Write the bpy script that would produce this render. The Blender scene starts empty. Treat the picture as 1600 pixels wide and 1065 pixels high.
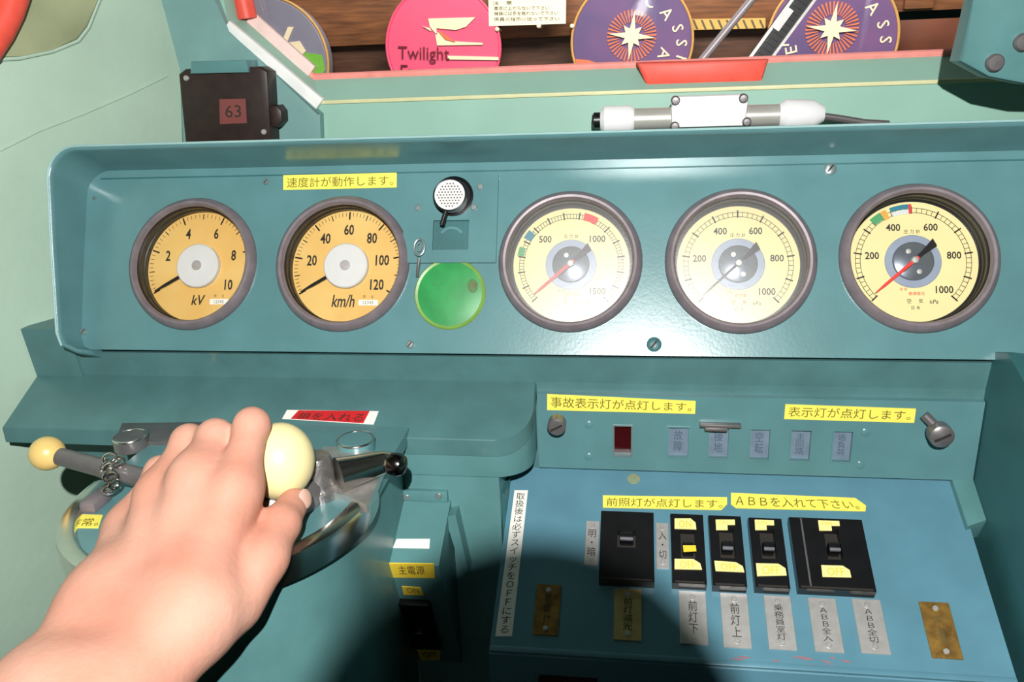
import bpy, bmesh, math, random
import numpy as np
from mathutils import Vector, Matrix

random.seed(7)
sc = bpy.context.scene
COL = sc.collection

# ------------------------------------------------------------------ camera
FPX, CX, CY = 1300.0, 800.0, 532.5
LEAN = math.radians(27)


def unit(v):
    v = np.array(v, float)
    return v / np.linalg.norm(v)


_ax = unit([8960, -82, -1300])
_an = np.array([150, -174, 1300.0])
_an = unit(_an - _ax * (_an @ _ax))
_av = np.cross(_ax, _an)
if _av[1] < 0:
    _av = -_av
WX = np.array([1.0, 0, 0])
WV = np.array([0, math.sin(LEAN), math.cos(LEAN)])
WN = np.array([0, math.cos(LEAN), -math.sin(LEAN)])
CM = np.outer(WX, _ax) + np.outer(WV, _av) + np.outer(WN, _an)
CR, CU, CF = CM[:, 0], CM[:, 1], CM[:, 2]


def ray(px, py):
    return CM @ np.array([(px - CX) / FPX, -(py - CY) / FPX, 1.0])


P0 = np.array([0, 0, 1.0])
CAM = P0 - ray(800, 400) * 0.72


def pt(px, py, t):
    return CAM + ray(px, py) * t


def hit(px, py, p, n):
    r = ray(px, py)
    return CAM + r * (((np.array(p) - CAM) @ np.array(n)) / (r @ np.array(n)))


cd = bpy.data.cameras.new('camera')
cam = bpy.data.objects.new('camera', cd)
COL.objects.link(cam)
cd.sensor_width = 36.0
cd.lens = 36.0 * FPX / 1600.0
cd.clip_start = 0.005
m = Matrix.Identity(4)
for i in range(3):
    m[i][0], m[i][1], m[i][2], m[i][3] = CR[i], CU[i], -CF[i], CAM[i]
cam.matrix_world = m
sc.camera = cam

# ------------------------------------------------------------------ light
FLASH_UP, FLASH_BACK, HOOD_R = 0.12, 0.20, 0.0545
FLASH_W, GLINT_W, HALL_W = 49.0, 1.2, 110.0
sc.view_settings.view_transform = 'Standard'
sc.view_settings.look = 'None'
sc.view_settings.gamma = 1.0
sc.view_settings.use_curve_mapping = False
sc.view_settings.exposure = 0.0
w = bpy.data.worlds.new('world')
sc.world = w
w.use_nodes = True
w.node_tree.nodes['Background'].inputs[0].default_value = (0.9, 0.95, 1, 1)
w.node_tree.nodes['Background'].inputs[1].default_value = 0.01


def lamp(name, kind, loc, target, power, **kw):
    ld = bpy.data.lights.new(name, kind)
    ld.energy = power
    for k, v in kw.items():
        setattr(ld, k, v)
    o = bpy.data.objects.new(name, ld)
    COL.objects.link(o)
    o.location = loc
    d = Vector(target) - Vector(loc)
    o.rotation_euler = d.to_track_quat('-Z', 'Y').to_euler()
    return o


FLASH = CAM - CR * 0.004 + CU * FLASH_UP - CF * FLASH_BACK
lamp('flash', 'SPOT', FLASH, CAM + CF * 0.8 + CU * 0.02, FLASH_W, spot_size=math.radians(118), spot_blend=0.7,
     shadow_soft_size=0.005, color=(1.0, 0.985, 0.965))
# unseen lamp added behind the viewer to glint on the panel's lower edge
_ph = hit(962, 520, P0, WN)
_in = unit(_ph - CAM)
_rf = _in - 2 * (_in @ WN) * WN
GLINT = _ph + _rf * ((2.10 - _ph[2]) / _rf[2])
lamp('panel_glint_lamp', 'AREA', GLINT, _ph, GLINT_W, shape='DISK', size=0.2, color=(1, 0.98, 0.94))
lamp('hall_lamp', 'AREA', (0.3, 0.9, 2.6), (0.25, 2.4, 1.1), HALL_W, shape='RECTANGLE', size=2.5, size_y=0.6,
     color=(1, 0.93, 0.85))


# ------------------------------------------------------------------ materials
def lin(r, g, b):
    def f(c):
        c /= 255.0
        return c / 12.92 if c <= 0.04045 else ((c + 0.055) / 1.055) ** 2.4
    return (f(r), f(g), f(b), 1)


def mat(name, rgb, rough=0.5, metal=0.0, var=0.06, scale=60.0, bump=0.0, bscale=300.0, spec=0.5, sss=0.0, coat=0.0,
        worn=None, worn_amt=0.0, stretch=None, rgb2=None, trans=0.0):
    M = bpy.data.materials.new(name)
    M.use_nodes = True
    nt = M.node_tree
    b = nt.nodes['Principled BSDF']
    b.inputs['Roughness'].default_value = rough
    b.inputs['Metallic'].default_value = metal
    b.inputs['Specular IOR Level'].default_value = spec
    b.inputs['Coat Weight'].default_value = coat
    if sss:
        b.inputs['Subsurface Weight'].default_value = sss
        b.inputs['Subsurface Radius'].default_value = (1, 0.35, 0.2)
        b.inputs['Subsurface Scale'].default_value = 0.006
    c = lin(*rgb)
    c2 = lin(*rgb2) if rgb2 else None
    tc = nt.nodes.new('ShaderNodeTexCoord')
    mp = nt.nodes.new('ShaderNodeMapping')
    nt.links.new(tc.outputs['Object'], mp.inputs[0])
    if stretch:
        mp.inputs['Scale'].default_value = stretch
    nz = nt.nodes.new('ShaderNodeTexNoise')
    nz.inputs['Scale'].default_value = scale
    nz.inputs['Detail'].default_value = 5
    nt.links.new(mp.outputs[0], nz.inputs['Vector'])
    mx = nt.nodes.new('ShaderNodeMix')
    mx.data_type = 'RGBA'
    mr = nt.nodes.new('ShaderNodeMapRange')
    mr.inputs[1].default_value, mr.inputs[2].default_value = 0.3, 0.7
    nt.links.new(nz.outputs[0], mr.inputs[0])
    nt.links.new(mr.outputs[0], mx.inputs[0])
    if c2:
        mx.inputs[6].default_value, mx.inputs[7].default_value = c, c2
    else:
        mx.inputs[6].default_value = tuple(min(1, x * (1 - var)) for x in c[:3]) + (1,)
        mx.inputs[7].default_value = tuple(min(1, x * (1 + var)) for x in c[:3]) + (1,)
    out = mx.outputs[2]
    if worn:
        n2 = nt.nodes.new('ShaderNodeTexNoise')
        n2.inputs['Scale'].default_value = scale * 0.35
        n2.inputs['Detail'].default_value = 8
        n2.inputs['Roughness'].default_value = 0.7
        nt.links.new(tc.outputs['Object'], n2.inputs['Vector'])
        r2 = nt.nodes.new('ShaderNodeMapRange')
        r2.inputs[1].default_value = 0.72 - worn_amt
        r2.inputs[2].default_value = 0.78 - worn_amt * 0.8
        nt.links.new(n2.outputs[0], r2.inputs[0])
        m2 = nt.nodes.new('ShaderNodeMix')
        m2.data_type = 'RGBA'
        nt.links.new(r2.outputs[0], m2.inputs[0])
        nt.links.new(out, m2.inputs[6])
        m2.inputs[7].default_value = lin(*worn)
        out = m2.outputs[2]
    nt.links.new(out, b.inputs['Base Color'])
    if bump:
        n3 = nt.nodes.new('ShaderNodeTexNoise')
        n3.inputs['Scale'].default_value = bscale
        n3.inputs['Detail'].default_value = 3
        nt.links.new(mp.outputs[0], n3.inputs['Vector'])
        bp = nt.nodes.new('ShaderNodeBump')
        bp.inputs['Strength'].default_value = bump
        bp.inputs['Distance'].default_value = 0.001
        nt.links.new(n3.outputs[0], bp.inputs['Height'])
        nt.links.new(bp.outputs[0], b.inputs['Normal'])
    return M


def glass_mat(name, rough, tint=(1, 1, 1, 1), ior=1.5):
    M = bpy.data.materials.new(name)
    M.use_nodes = True
    nt = M.node_tree
    nt.nodes.remove(nt.nodes['Principled BSDF'])
    out = nt.nodes['Material Output']
    t = nt.nodes.new('ShaderNodeBsdfTransparent')
    t.inputs[0].default_value = tint
    g = nt.nodes.new('ShaderNodeBsdfGlossy')
    g.inputs['Roughness'].default_value = rough
    fr = nt.nodes.new('ShaderNodeFresnel')
    fr.inputs[0].default_value = ior
    nz = nt.nodes.new('ShaderNodeTexNoise')
    nz.inputs['Scale'].default_value = 40
    bp = nt.nodes.new('ShaderNodeBump')
    bp.inputs['Strength'].default_value = 0.04
    bp.inputs['Distance'].default_value = 0.001
    nt.links.new(nz.outputs[0], bp.inputs['Height'])
    nt.links.new(bp.outputs[0], g.inputs['Normal'])
    mx = nt.nodes.new('ShaderNodeMixShader')
    nt.links.new(fr.outputs[0], mx.inputs[0])
    nt.links.new(t.outputs[0], mx.inputs[1])
    nt.links.new(g.outputs[0], mx.inputs[2])
    nt.links.new(mx.outputs[0], out.inputs[0])
    return M


TEAL = mat('teal_paint', (88, 134, 134), 0.36, var=0.10, scale=25, bump=0.10, bscale=420)
TEALP = mat('teal_panel_paint', (90, 133, 136), 0.25, var=0.08, scale=25, bump=0.06, bscale=350, spec=0.75)
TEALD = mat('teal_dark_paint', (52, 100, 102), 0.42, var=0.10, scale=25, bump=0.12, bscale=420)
TEALB = mat('teal_paint_blue_sheen', (90, 136, 152), 0.30, var=0.08, scale=25, bump=0.06, bscale=350)  # teal paint tinted blue to carry a bluish reflection on the desk
TEALW = mat('teal_worn_paint', (78, 118, 119), 0.40, var=0.12, scale=30, bump=0.12, bscale=420, worn=(120, 132, 118), worn_amt=0.10)
WALLG = mat('pale_green_paint', (174, 200, 180), 0.55, var=0.07, scale=9, bump=0.4, bscale=90)
PILLAR = mat('pillar_paint', (116, 156, 152), 0.45, var=0.08, scale=25, bump=0.1, bscale=400)
SILLG = mat('sill_green_paint', (148, 190, 172), 0.5, var=0.06, scale=12, bump=0.1, bscale=120)
OLIVE = mat('olive_grey', (150, 158, 122), 0.6, var=0.2, scale=14)
YELTRIM = mat('pale_yellow_trim', (220, 218, 170), 0.5)
WHITEP = mat('white_trim', (240, 240, 236), 0.5)
REDR = mat('red_rubber', (236, 84, 66), 0.5, var=0.1)
PINKR = mat('overexposed_red_rubber', (244, 150, 140), 0.5, var=0.1)  # red rubber with overexposure put into its pale colour
BEZ = mat('bezel_grey', (126, 116, 120), 0.38, var=0.15, scale=90, metal=0.2)
BLACKW = mat('gauge_black', (26, 25, 28), 0.35)
DIALO = mat('dial_orange_cream', (228, 194, 118), 0.6, var=0.06, scale=20, rgb2=(220, 176, 96))
DIALC = mat('dial_cream', (226, 214, 156), 0.6, var=0.05, scale=20)
INK = mat('ink_black', (38, 34, 28), 0.7)
INKG = mat('ink_grey', (96, 92, 70), 0.7)
INKY = mat('ink_olive', (110, 100, 30), 0.7)
INKR = mat('ink_red', (206, 60, 48), 0.6)
HUBG = mat('hub_light_grey', (206, 210, 210), 0.45, var=0.03)
HUBB = mat('hub_blue_grey', (140, 152, 172), 0.4, var=0.06)
HUBD = mat('hub_dark_grey', (104, 112, 122), 0.3, metal=0.4)
REDN = mat('needle_red', (214, 48, 40), 0.5)
GREENM = mat('mark_green', (70, 150, 96), 0.5)
BLUEM = mat('mark_blue', (40, 120, 140), 0.5)
ORANGEM = mat('mark_orange', (214, 160, 70), 0.5)
YEL = mat('yellow_tape', (246, 232, 96), 0.5, var=0.04)
YELD = mat('amber_tape', (240, 206, 60), 0.5, var=0.05)
CREAML = mat('cream_tape', (246, 232, 150), 0.5, var=0.04)
WHITEL = mat('white_label', (240, 238, 228), 0.5, var=0.02)
REDL = mat('red_label', (200, 34, 40), 0.45)
BLACKP = mat('black_plastic', (20, 20, 22), 0.32, var=0.2)
BLACKB = mat('dark_brown_box', (44, 30, 26), 0.45, var=0.3, scale=80)
SILV = mat('brushed_aluminium', (196, 194, 190), 0.42, metal=0.55, var=0.08, scale=160)
BRASS = mat('worn_brass', (168, 130, 62), 0.45, metal=0.45, scale=110, rgb2=(104, 76, 36))
BRASSC = mat('dull_brass', (190, 172, 118), 0.45, metal=0.4, var=0.12, scale=110)
CHROME = mat('chrome', (214, 210, 204), 0.2, metal=1.0, var=0.05)
BRUSHED = mat('brushed_chrome', (214, 212, 208), 0.36, metal=0.85, var=0.12, scale=140)
STEEL = mat('grey_steel', (128, 124, 124), 0.38, metal=0.6, var=0.12, scale=90)
SCREW = mat('screw_steel', (150, 165, 165), 0.35, metal=0.6)
WHITEM = mat('white_enamel', (240, 240, 240), 0.4, var=0.02)
GREENL = mat('green_lens', (44, 142, 74), 0.4, var=0.15, scale=60, worn=(84, 104, 54), worn_amt=0.10)
GREENR = mat('green_lens_edge', (116, 156, 72), 0.4, var=0.1)
REDD = mat('dark_red_lens', (58, 10, 14), 0.25)
INKI = mat('ink_slate', (74, 88, 106), 0.6)
INDW = mat('indicator_blue_grey', (112, 130, 146), 0.4, var=0.12, scale=90)
BALL = mat('cream_ball', (242, 226, 168), 0.3, var=0.04, scale=20, coat=0.2)
BALL2 = mat('ochre_ball', (222, 190, 116), 0.35, var=0.08, scale=40)
SKIN = mat('skin', (210, 160, 140), 0.62, scale=16, rgb2=(194, 132, 110), sss=0.15, bump=0.35, bscale=260, spec=0.22)
NAIL = mat('nail', (222, 176, 158), 0.3, var=0.03)
WOOD = mat('dark_timber', (92, 58, 38), 0.65, scale=8, stretch=(1, 5, 12), rgb2=(58, 36, 24), bump=0.2, bscale=60)
WOODL = mat('lighter_timber', (142, 92, 56), 0.6, scale=8, stretch=(1, 5, 12), rgb2=(96, 60, 36))
PINK = mat('sign_pink', (238, 92, 128), 0.5, var=0.05, scale=10)
PURP = mat('sign_purple', (122, 84, 132), 0.5, scale=5, rgb2=(90, 78, 122))
LILAC = mat('sign_grey_violet', (132, 132, 150), 0.5, var=0.06, scale=10)
SIGNG = mat('sign_green', (120, 190, 70), 0.5)
GOLD = mat('sign_gold_rim', (206, 160, 92), 0.45, var=0.1)
CREAM = mat('sign_cream', (246, 232, 196), 0.5, var=0.03)
ORANGE = mat('sign_orange', (222, 120, 80), 0.5)
PAPER = mat('notice_paper', (248, 244, 214), 0.7, var=0.02)
MAROON = mat('sign_maroon', (110, 30, 50), 0.5)
FLOORM = mat('floor_grey', (64, 66, 66), 0.7)
CEILM = mat('ceiling_grey', (120, 126, 122), 0.7)
WALLB = mat('rear_wall_grey_green', (84, 104, 98), 0.6)
GLASS = glass_mat('gauge_glass', 0.16)
GLASSM = glass_mat('gauge_glass_smeared', 0.32, ior=2.15)
PANE = glass_mat('window_pane', 0.02)
CAMBLK = mat('camera_black', (16, 16, 17), 0.5)


# ------------------------------------------------------------------ mesh helpers
class Frame:
    def __init__(s, o, x, y, z):
        s.o, s.x, s.y, s.z = (np.array(q, float) for q in (o, x, y, z))

    def P(s, u, v, w=0.0):
        return s.o + s.x * u + s.y * v + s.z * w

    def uv(s, px, py, w=0.0):
        q = hit(px, py, s.o + s.z * w, s.z) - s.o
        return np.array([q @ s.x, q @ s.y])

    def px(s, px, py, w=0.0):
        u, v = s.uv(px, py, w)
        return s.P(u, v, w)

    def rect(s, quad, w=0.0):
        q = [s.uv(*p, w) for p in quad]           # TL TR BR BL
        return ((q[0][0] + q[3][0]) / 2, (q[1][0] + q[2][0]) / 2, (q[2][1] + q[3][1]) / 2, (q[0][1] + q[1][1]) / 2)

    def moved(s, u, v, w=0.0, rot=0.0):
        c, n = math.cos(rot), math.sin(rot)
        return Frame(s.P(u, v, w), s.x * c + s.y * n, s.y * c - s.x * n, s.z)


WORLD = Frame((0, 0, 0), (1, 0, 0), (0, 1, 0), (0, 0, 1))


def frame_from_dir(o, d, hint=(0, 0, 1)):
    z = unit(d)
    h = np.array(hint, float)
    if abs(z @ unit(h)) > 0.98:
        h = np.array([1.0, 0, 0])
    x = unit(np.cross(h, z))
    return Frame(o, x, np.cross(z, x), z)


class MB:
    def __init__(s):
        s.v, s.f = [], []

    def add(s, vs, fs):
        n = len(s.v)
        s.v += [tuple(map(float, q)) for q in vs]
        s.f += [tuple(i + n for i in f) for f in fs]
        return s

    def bm(s, b):
        b.verts.index_update()
        return s.add([v.co[:] for v in b.verts], [[v.index for v in f.verts] for f in b.faces])

    def box(s, fr, u0, u1, v0, v1, w0, w1, bev=0.0, seg=2):
        vs = [(u, v, w) for w in (w0, w1) for v in (v0, v1) for u in (u0, u1)]
        fs = [(0, 2, 3, 1), (4, 5, 7, 6), (0, 1, 5, 4), (2, 6, 7, 3), (0, 4, 6, 2), (1, 3, 7, 5)]
        if bev:
            b = bmesh.new()
            bv = [b.verts.new(q) for q in vs]
            for f in fs:
                b.faces.new([bv[i] for i in f])
            bmesh.ops.bevel(b, geom=b.edges[:], offset=bev, segments=seg, profile=0.5, affect='EDGES')
            b.verts.index_update()
            vs = [v.co[:] for v in b.verts]
            fs = [[v.index for v in f.verts] for f in b.faces]
            b.free()
        return s.add([fr.P(*q) for q in vs], fs)

    def prism(s, fr, poly, w0, w1, bev=0.0, seg=2):
        n = len(poly)
        area = sum(poly[i][0] * poly[(i + 1) % n][1] - poly[(i + 1) % n][0] * poly[i][1] for i in range(n))
        if area < 0:
            poly = poly[::-1]
        vs = [(p[0], p[1], w0) for p in poly] + [(p[0], p[1], w1) for p in poly]
        fs = [tuple(range(n - 1, -1, -1)), tuple(range(n, 2 * n))] + [(i, (i + 1) % n, (i + 1) % n + n, i + n) for i in range(n)]
        if bev:
            b = bmesh.new()
            bv = [b.verts.new(q) for q in vs]
            for f in fs:
                b.faces.new([bv[i] for i in f])
            es = [e for e in b.edges if abs(e.verts[0].co.z - w1) < 1e-9 and abs(e.verts[1].co.z - w1) < 1e-9]
            bmesh.ops.bevel(b, geom=es, offset=bev, segments=seg, profile=0.5, affect='EDGES')
            b.verts.index_update()
            vs = [v.co[:] for v in b.verts]
            fs = [[v.index for v in f.verts] for f in b.faces]
            b.free()
        return s.add([fr.P(*q) for q in vs], fs)

    def lathe(s, fr, prof, seg=48, cap=True):
        """prof: list of (r, w) from back to front"""
        vs, fs = [], []
        n = len(prof)
        for k in range(seg):
            a = 2 * math.pi * k / seg
            for r, w_ in prof:
                vs.append(fr.P(r * math.cos(a), r * math.sin(a), w_))
        for k in range(seg):
            k2 = (k + 1) % seg
            for i in range(n - 1):
                fs.append((k * n + i, k2 * n + i, k2 * n + i + 1, k * n + i + 1))
        if cap:
            if prof[0][0] > 1e-9:
                fs.append(tuple(k * n for k in range(seg))[::-1])
            if prof[-1][0] > 1e-9:
                fs.append(tuple(k * n + n - 1 for k in range(seg)))
        return s.add(vs, fs)

    def ball(s, c, r, seg=32, sq=(1, 1, 1), fr=None):
        fr = fr or Frame(c, (1, 0, 0), (0, 1, 0), (0, 0, 1))
        N = seg // 2
        prof = [(max(1e-7, r * math.sin(math.pi * i / N)), -r * math.cos(math.pi * i / N)) for i in range(N + 1)]
        vs, fs = [], []
        n = N + 1
        for k in range(seg):
            a = 2 * math.pi * k / seg
            for q, w_ in prof:
                vs.append(fr.P(q * math.cos(a) * sq[0], q * math.sin(a) * sq[1], w_ * sq[2]))
        for k in range(seg):
            k2 = (k + 1) % seg
            for i in range(N):
                fs.append((k * n + i, k2 * n + i, k2 * n + i + 1, k * n + i + 1))
        return s.add(vs, fs)

    def tube(s, path, r, seg=16, closed=False, cap=True):
        path = [np.array(p, float) for p in path]
        n = len(path)
        rs = r if isinstance(r, (list, tuple)) else [r] * n
        vs, fs = [], []
        x = None
        for i in range(n):
            a = path[(i - 1) % n] if (closed or i > 0) else path[i]
            b = path[(i + 1) % n] if (closed or i < n - 1) else path[i]
            t = unit(b - a)
            if x is None:
                h = np.array([0, 0, 1.0]) if abs(t[2]) < 0.9 else np.array([1.0, 0, 0])
                x = unit(np.cross(h, t))
            x = unit(x - t * (x @ t))
            y = np.cross(t, x)
            for k in range(seg):
                q = 2 * math.pi * k / seg
                vs.append(path[i] + (x * math.cos(q) + y * math.sin(q)) * rs[i])
        for i in range(n if closed else n - 1):
            j = (i + 1) % n
            for k in range(seg):
                k2 = (k + 1) % seg
                fs.append((i * seg + k, i * seg + k2, j * seg + k2, j * seg + k))
        if cap and not closed:
            fs.append(tuple(range(seg))[::-1])
            fs.append(tuple((n - 1) * seg + k for k in range(seg)))
        return s.add(vs, fs)

    def torus(s, fr, R, r, seg=40, rs=12):
        return s.tube([fr.P(R * math.cos(2 * math.pi * k / seg), R * math.sin(2 * math.pi * k / seg)) for k in range(seg)], r, rs, closed=True)

    def holed(s, fr, u0, u1, v0, v1, w0, w1, holes):
        """slab with rectangular holes that share one v range each"""
        us = sorted({u0, u1} | {h[0] for h in holes} | {h[1] for h in holes})
        vs_ = sorted({v0, v1} | {h[2] for h in holes} | {h[3] for h in holes})

        def solid(i, j):
            if i < 0 or j < 0 or i >= len(us) - 1 or j >= len(vs_) - 1:
                return False
            cu, cv = (us[i] + us[i + 1]) / 2, (vs_[j] + vs_[j + 1]) / 2
            return not any(h[0] < cu < h[1] and h[2] < cv < h[3] for h in holes)
        for i in range(len(us) - 1):
            for j in range(len(vs_) - 1):
                if not solid(i, j):
                    continue
                a, b, c, d = us[i], us[i + 1], vs_[j], vs_[j + 1]
                s.add([fr.P(a, c, w1), fr.P(b, c, w1), fr.P(b, d, w1), fr.P(a, d, w1)], [(0, 1, 2, 3)])
                s.add([fr.P(a, c, w0), fr.P(b, c, w0), fr.P(b, d, w0), fr.P(a, d, w0)], [(3, 2, 1, 0)])
                for (di, dj, p, q) in ((-1, 0, (a, d), (a, c)), (1, 0, (b, c), (b, d)), (0, -1, (a, c), (b, c)), (0, 1, (b, d), (a, d))):
                    if not solid(i + di, j + dj):
                        s.add([fr.P(*p, w0), fr.P(*q, w0), fr.P(*q, w1), fr.P(*p, w1)], [(0, 1, 2, 3)])
        return s


TOL = []


def obj(name, mb, material, parent=None, smooth=True, angle=35):
    me = bpy.data.meshes.new(name)
    me.from_pydata(mb.v, [], mb.f)
    me.validate()
    b = bmesh.new()
    b.from_mesh(me)
    bmesh.ops.remove_doubles(b, verts=b.verts[:], dist=1e-6)
    bmesh.ops.recalc_face_normals(b, faces=b.faces[:])
    if smooth:
        for f in b.faces:
            f.smooth = True
        lim = math.radians(angle)
        for e in b.edges:
            if len(e.link_faces) == 2 and e.calc_face_angle(0) > lim:
                e.smooth = False
    b.to_mesh(me)
    b.free()
    me.materials.append(material)
    o = bpy.data.objects.new(name, me)
    COL.objects.link(o)
    if parent is not None:
        o.parent = parent
        o.matrix_parent_inverse = parent_inv(parent)
    return o


def parent_inv(p):
    M = Matrix.Translation(-Vector(p.location))
    return M


def tag(o, label=None, cat=None, group=None, kind=None):
    for k, v in (('label', label), ('category', cat), ('group', group), ('kind', kind)):
        if v:
            o[k] = v
    return o


def thing(name, label, cat, loc, group=None):
    o = bpy.data.objects.new(name, None)
    COL.objects.link(o)
    o.empty_display_size = 0.02
    o.location = tuple(map(float, loc))
    return tag(o, label, cat, group)


def struct(name, mb, material, parent=None, **k):
    o = obj(name, mb, material, parent, **k)
    if parent is None:
        o['kind'] = 'structure'
    return o


_tcache = {}


def text_geo(body, space=1.0, shear=0.0, bold=0.0):
    key = (body, space, shear, bold)
    if key not in _tcache:
        c = bpy.data.curves.new('txt', 'FONT')
        c.body = body
        c.align_x = 'CENTER'
        c.space_line = space
        c.resolution_u = 2
        c.shear = shear
        c.offset = bold
        o = bpy.data.objects.new('txt', c)
        COL.objects.link(o)
        dg = bpy.context.evaluated_depsgraph_get()
        me = bpy.data.meshes.new_from_object(o.evaluated_get(dg))
        vs = np.array([v.co[:2] for v in me.vertices]) if len(me.vertices) else np.zeros((1, 2))
        fs = [tuple(p.vertices) for p in me.polygons]
        bpy.data.objects.remove(o)
        bpy.data.curves.remove(c)
        bpy.data.meshes.remove(me)
        lo, hi = vs.min(0), vs.max(0)
        _tcache[key] = ((vs - lo) / np.maximum(hi - lo, 1e-6), fs, (hi[0] - lo[0]) / max(1e-6, hi[1] - lo[1]))
    return _tcache[key]


def text_quad(mb, body, q, mu=0.06, mv=0.16, lift=None, **k):
    """stretch text over the quad q = TL TR BR BL (3-D points)"""
    vs, fs, asp = text_geo(body, **k)
    q = [np.array(p) for p in q]
    n = unit(np.cross(q[1] - q[0], q[3] - q[0])) * -1 if lift else 0
    out = []
    for a, b in vs:
        u = mu + (1 - 2 * mu) * a
        v = mv + (1 - 2 * mv) * b
        p = (q[3] * (1 - u) + q[2] * u) * (1 - v) + (q[0] * (1 - u) + q[1] * u) * v
        out.append(p + (n * lift if lift else 0))
    return mb.add(out, fs)


def text_at(mb, body, fr, u, v, w_, h, rot=0.0, squeeze=1.0, **k):
    vs, fs, asp = text_geo(body, **k)
    f2 = fr.moved(u, v, w_, rot)
    return mb.add([f2.P((a - 0.5) * h * asp * squeeze, (b - 0.5) * h) for a, b in vs], fs)


# frames of the place
PAN = Frame(P0, WX, WV, -WN)
YF = -0.030
ZC = 0.8860
FAS = Frame((0, YF, ZC), (1, 0, 0), (0, 0, 1), (0, -1, 0))
c27, s27 = math.cos(LEAN), math.sin(LEAN)
LOW = Frame((0, YF, 0.8118), (1, 0, 0), (0, c27, s27), (0, -s27, c27))
LED = Frame((0, YF, 0.8951), (1, 0, 0), (0, c27, s27), (0, -s27, c27))
FRONTY = -0.0877
FRO = Frame((0, FRONTY, 0.85), (1, 0, 0), (0, 0, 1), (0, -1, 0))
WALLY = 0.16
WAL = Frame((0, WALLY, 1.1), (1, 0, 0), (0, 0, 1), (0, -1, 0))
LEDGE_L = -0.4562

# ------------------------------------------------------------------ setting
floor = struct('floor', MB().box(WORLD, -1.4, 0.9, -1.7, 0.25, -0.02, 0), FLOORM)
struct('ceiling', MB().box(WORLD, -1.4, 0.9, -1.7, 0.25, 2.15, 2.17), CEILM)
struct('wall_back', MB().box(WORLD, -1.4, 0.9, -1.72, -1.70, 0, 2.15), WALLB)
struct('wall_right', MB().box(WORLD, 0.80, 0.82, -1.7, 0.25, 0, 2.15), WALLB)
# left wall runs oblique: from the front pillar out towards the viewer
wl0, wl1 = np.array([-0.3644, 0.16, 0]), np.array([-0.4562, -0.03, 0])
wd = unit(wl0 - wl1)
WLF = Frame((-0.4575, -0.03, 1.0), wd, (0, 0, 1), np.cross(wd, [0, 0, 1]))
struct('wall_left', MB().box(WLF, -1.9, 0.262, -1.0, 1.15, -0.02, 0.0), WALLG)
# side window corner: sunken olive pane edge, pale lip and red rubber
sw = [WLF.uv(*p) for p in [(-40, 92), (30, 88), (80, 78), (118, 62), (134, 42), (155, -10), (170, -60), (-40, -60)]]
win2 = struct('window_2', MB().prism(WLF, sw, 0.0005, 0.003, bev=0.0015), OLIVE)
rub = [WLF.uv(*p, 0.006) for p in [(-60, 110), (-22, 80), (-2, 50), (14, 18), (27, -20), (35, -60)]]
obj('gasket', MB().tube([WLF.P(u, v, 0.006) for u, v in rub], 0.012, 14), REDR, win2)
lip = [WLF.uv(*p) for p in [(-40, 95), (30, 91), (82, 80), (121, 64), (137, 43), (158, -10), (172, -60)]]
obj('lip', MB().tube([WLF.P(u, v, 0.001) for u, v in lip], 0.0018, 8), WALLG, win2)
# weld seam on the left wall
wsm = [WLF.uv(*p) for p in [(0, 235), (60, 205), (130, 178), (200, 148), (262, 118)]]
struct('trim_4', MB().tube([WLF.P(u, v, 0.0) for u, v in wsm], 0.0012, 8), WALLG)

# front wall with a polygonal window opening
inner = [WAL.uv(*p) for p in [(500, 160), (357, 40), (338, -60)]]
zb = inner[0][1]
zt = 0.95
XR = 0.74
inn = [(XR, zb), tuple(inner[0]), tuple(inner[1]), tuple(inner[2]), (inner[2][0] - 0.01, zt), (XR, zt)]
out_ = [(0.80, -1.1), (-0.60, -1.1), (-0.60, inn[2][1]), (-0.60, inn[3][1]), (-0.60, 1.05), (0.80, 1.05)]
WG = Frame((0, 0.195, 1.1), (1, 0, 0), (0, 0, 1), (0, -1, 0))
g = [WG.uv(*p) for p in [(490, 121), (385, 28), (366, -60)]]
gl = [(XR - 0.02, g[0][1]), tuple(g[0]), tuple(g[1]), tuple(g[2]), (g[2][0] - 0.008, zt - 0.03), (XR - 0.02, zt - 0.03)]
mb = MB()
n = len(inn)
for i in range(n):
    j = (i + 1) % n
    mb.add([WAL.P(*inn[i]), WAL.P(*inn[j]), WAL.P(*out_[j]), WAL.P(*out_[i])], [(0, 1, 2, 3)])
    mb.add([WAL.P(*inn[i]), WAL.P(*inn[j]), WG.P(*gl[j]), WG.P(*gl[i])], [(3, 2, 1, 0)])
    mb.add([WG.P(*gl[i]), WG.P(*gl[j]), WG.P(*out_[j], -0.02), WG.P(*out_[i], -0.02)], [(3, 2, 1, 0)])
    mb.add([WAL.P(*out_[i]), WAL.P(*out_[j]), WG.P(*out_[j], -0.02), WG.P(*out_[i], -0.02)], [(0, 1, 2, 3)])
struct('wall_front', mb, SILLG, smooth=False)
win1 = struct('window_1', MB().prism(WG, gl, -0.006, -0.002), PANE, smooth=False)
gp = [WG.P(*p, 0.0) for p in gl]
mb = MB()
for i in range(n):
    mb.tube([gp[i], gp[(i + 1) % n]], 0.0042, 10)
obj('gasket', mb, PINKR, win1)
# red rubber shows thicker at the top of the chamfer
mb = MB()
a_, b_ = WG.px(386, 30), WG.px(366, -60)
mb.tube([a_ + np.array([0.004, -0.008, 0]), b_ + np.array([0.004, -0.008, 0])], 0.0105, 12)
obj('gasket', mb, REDR, win1)
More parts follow.
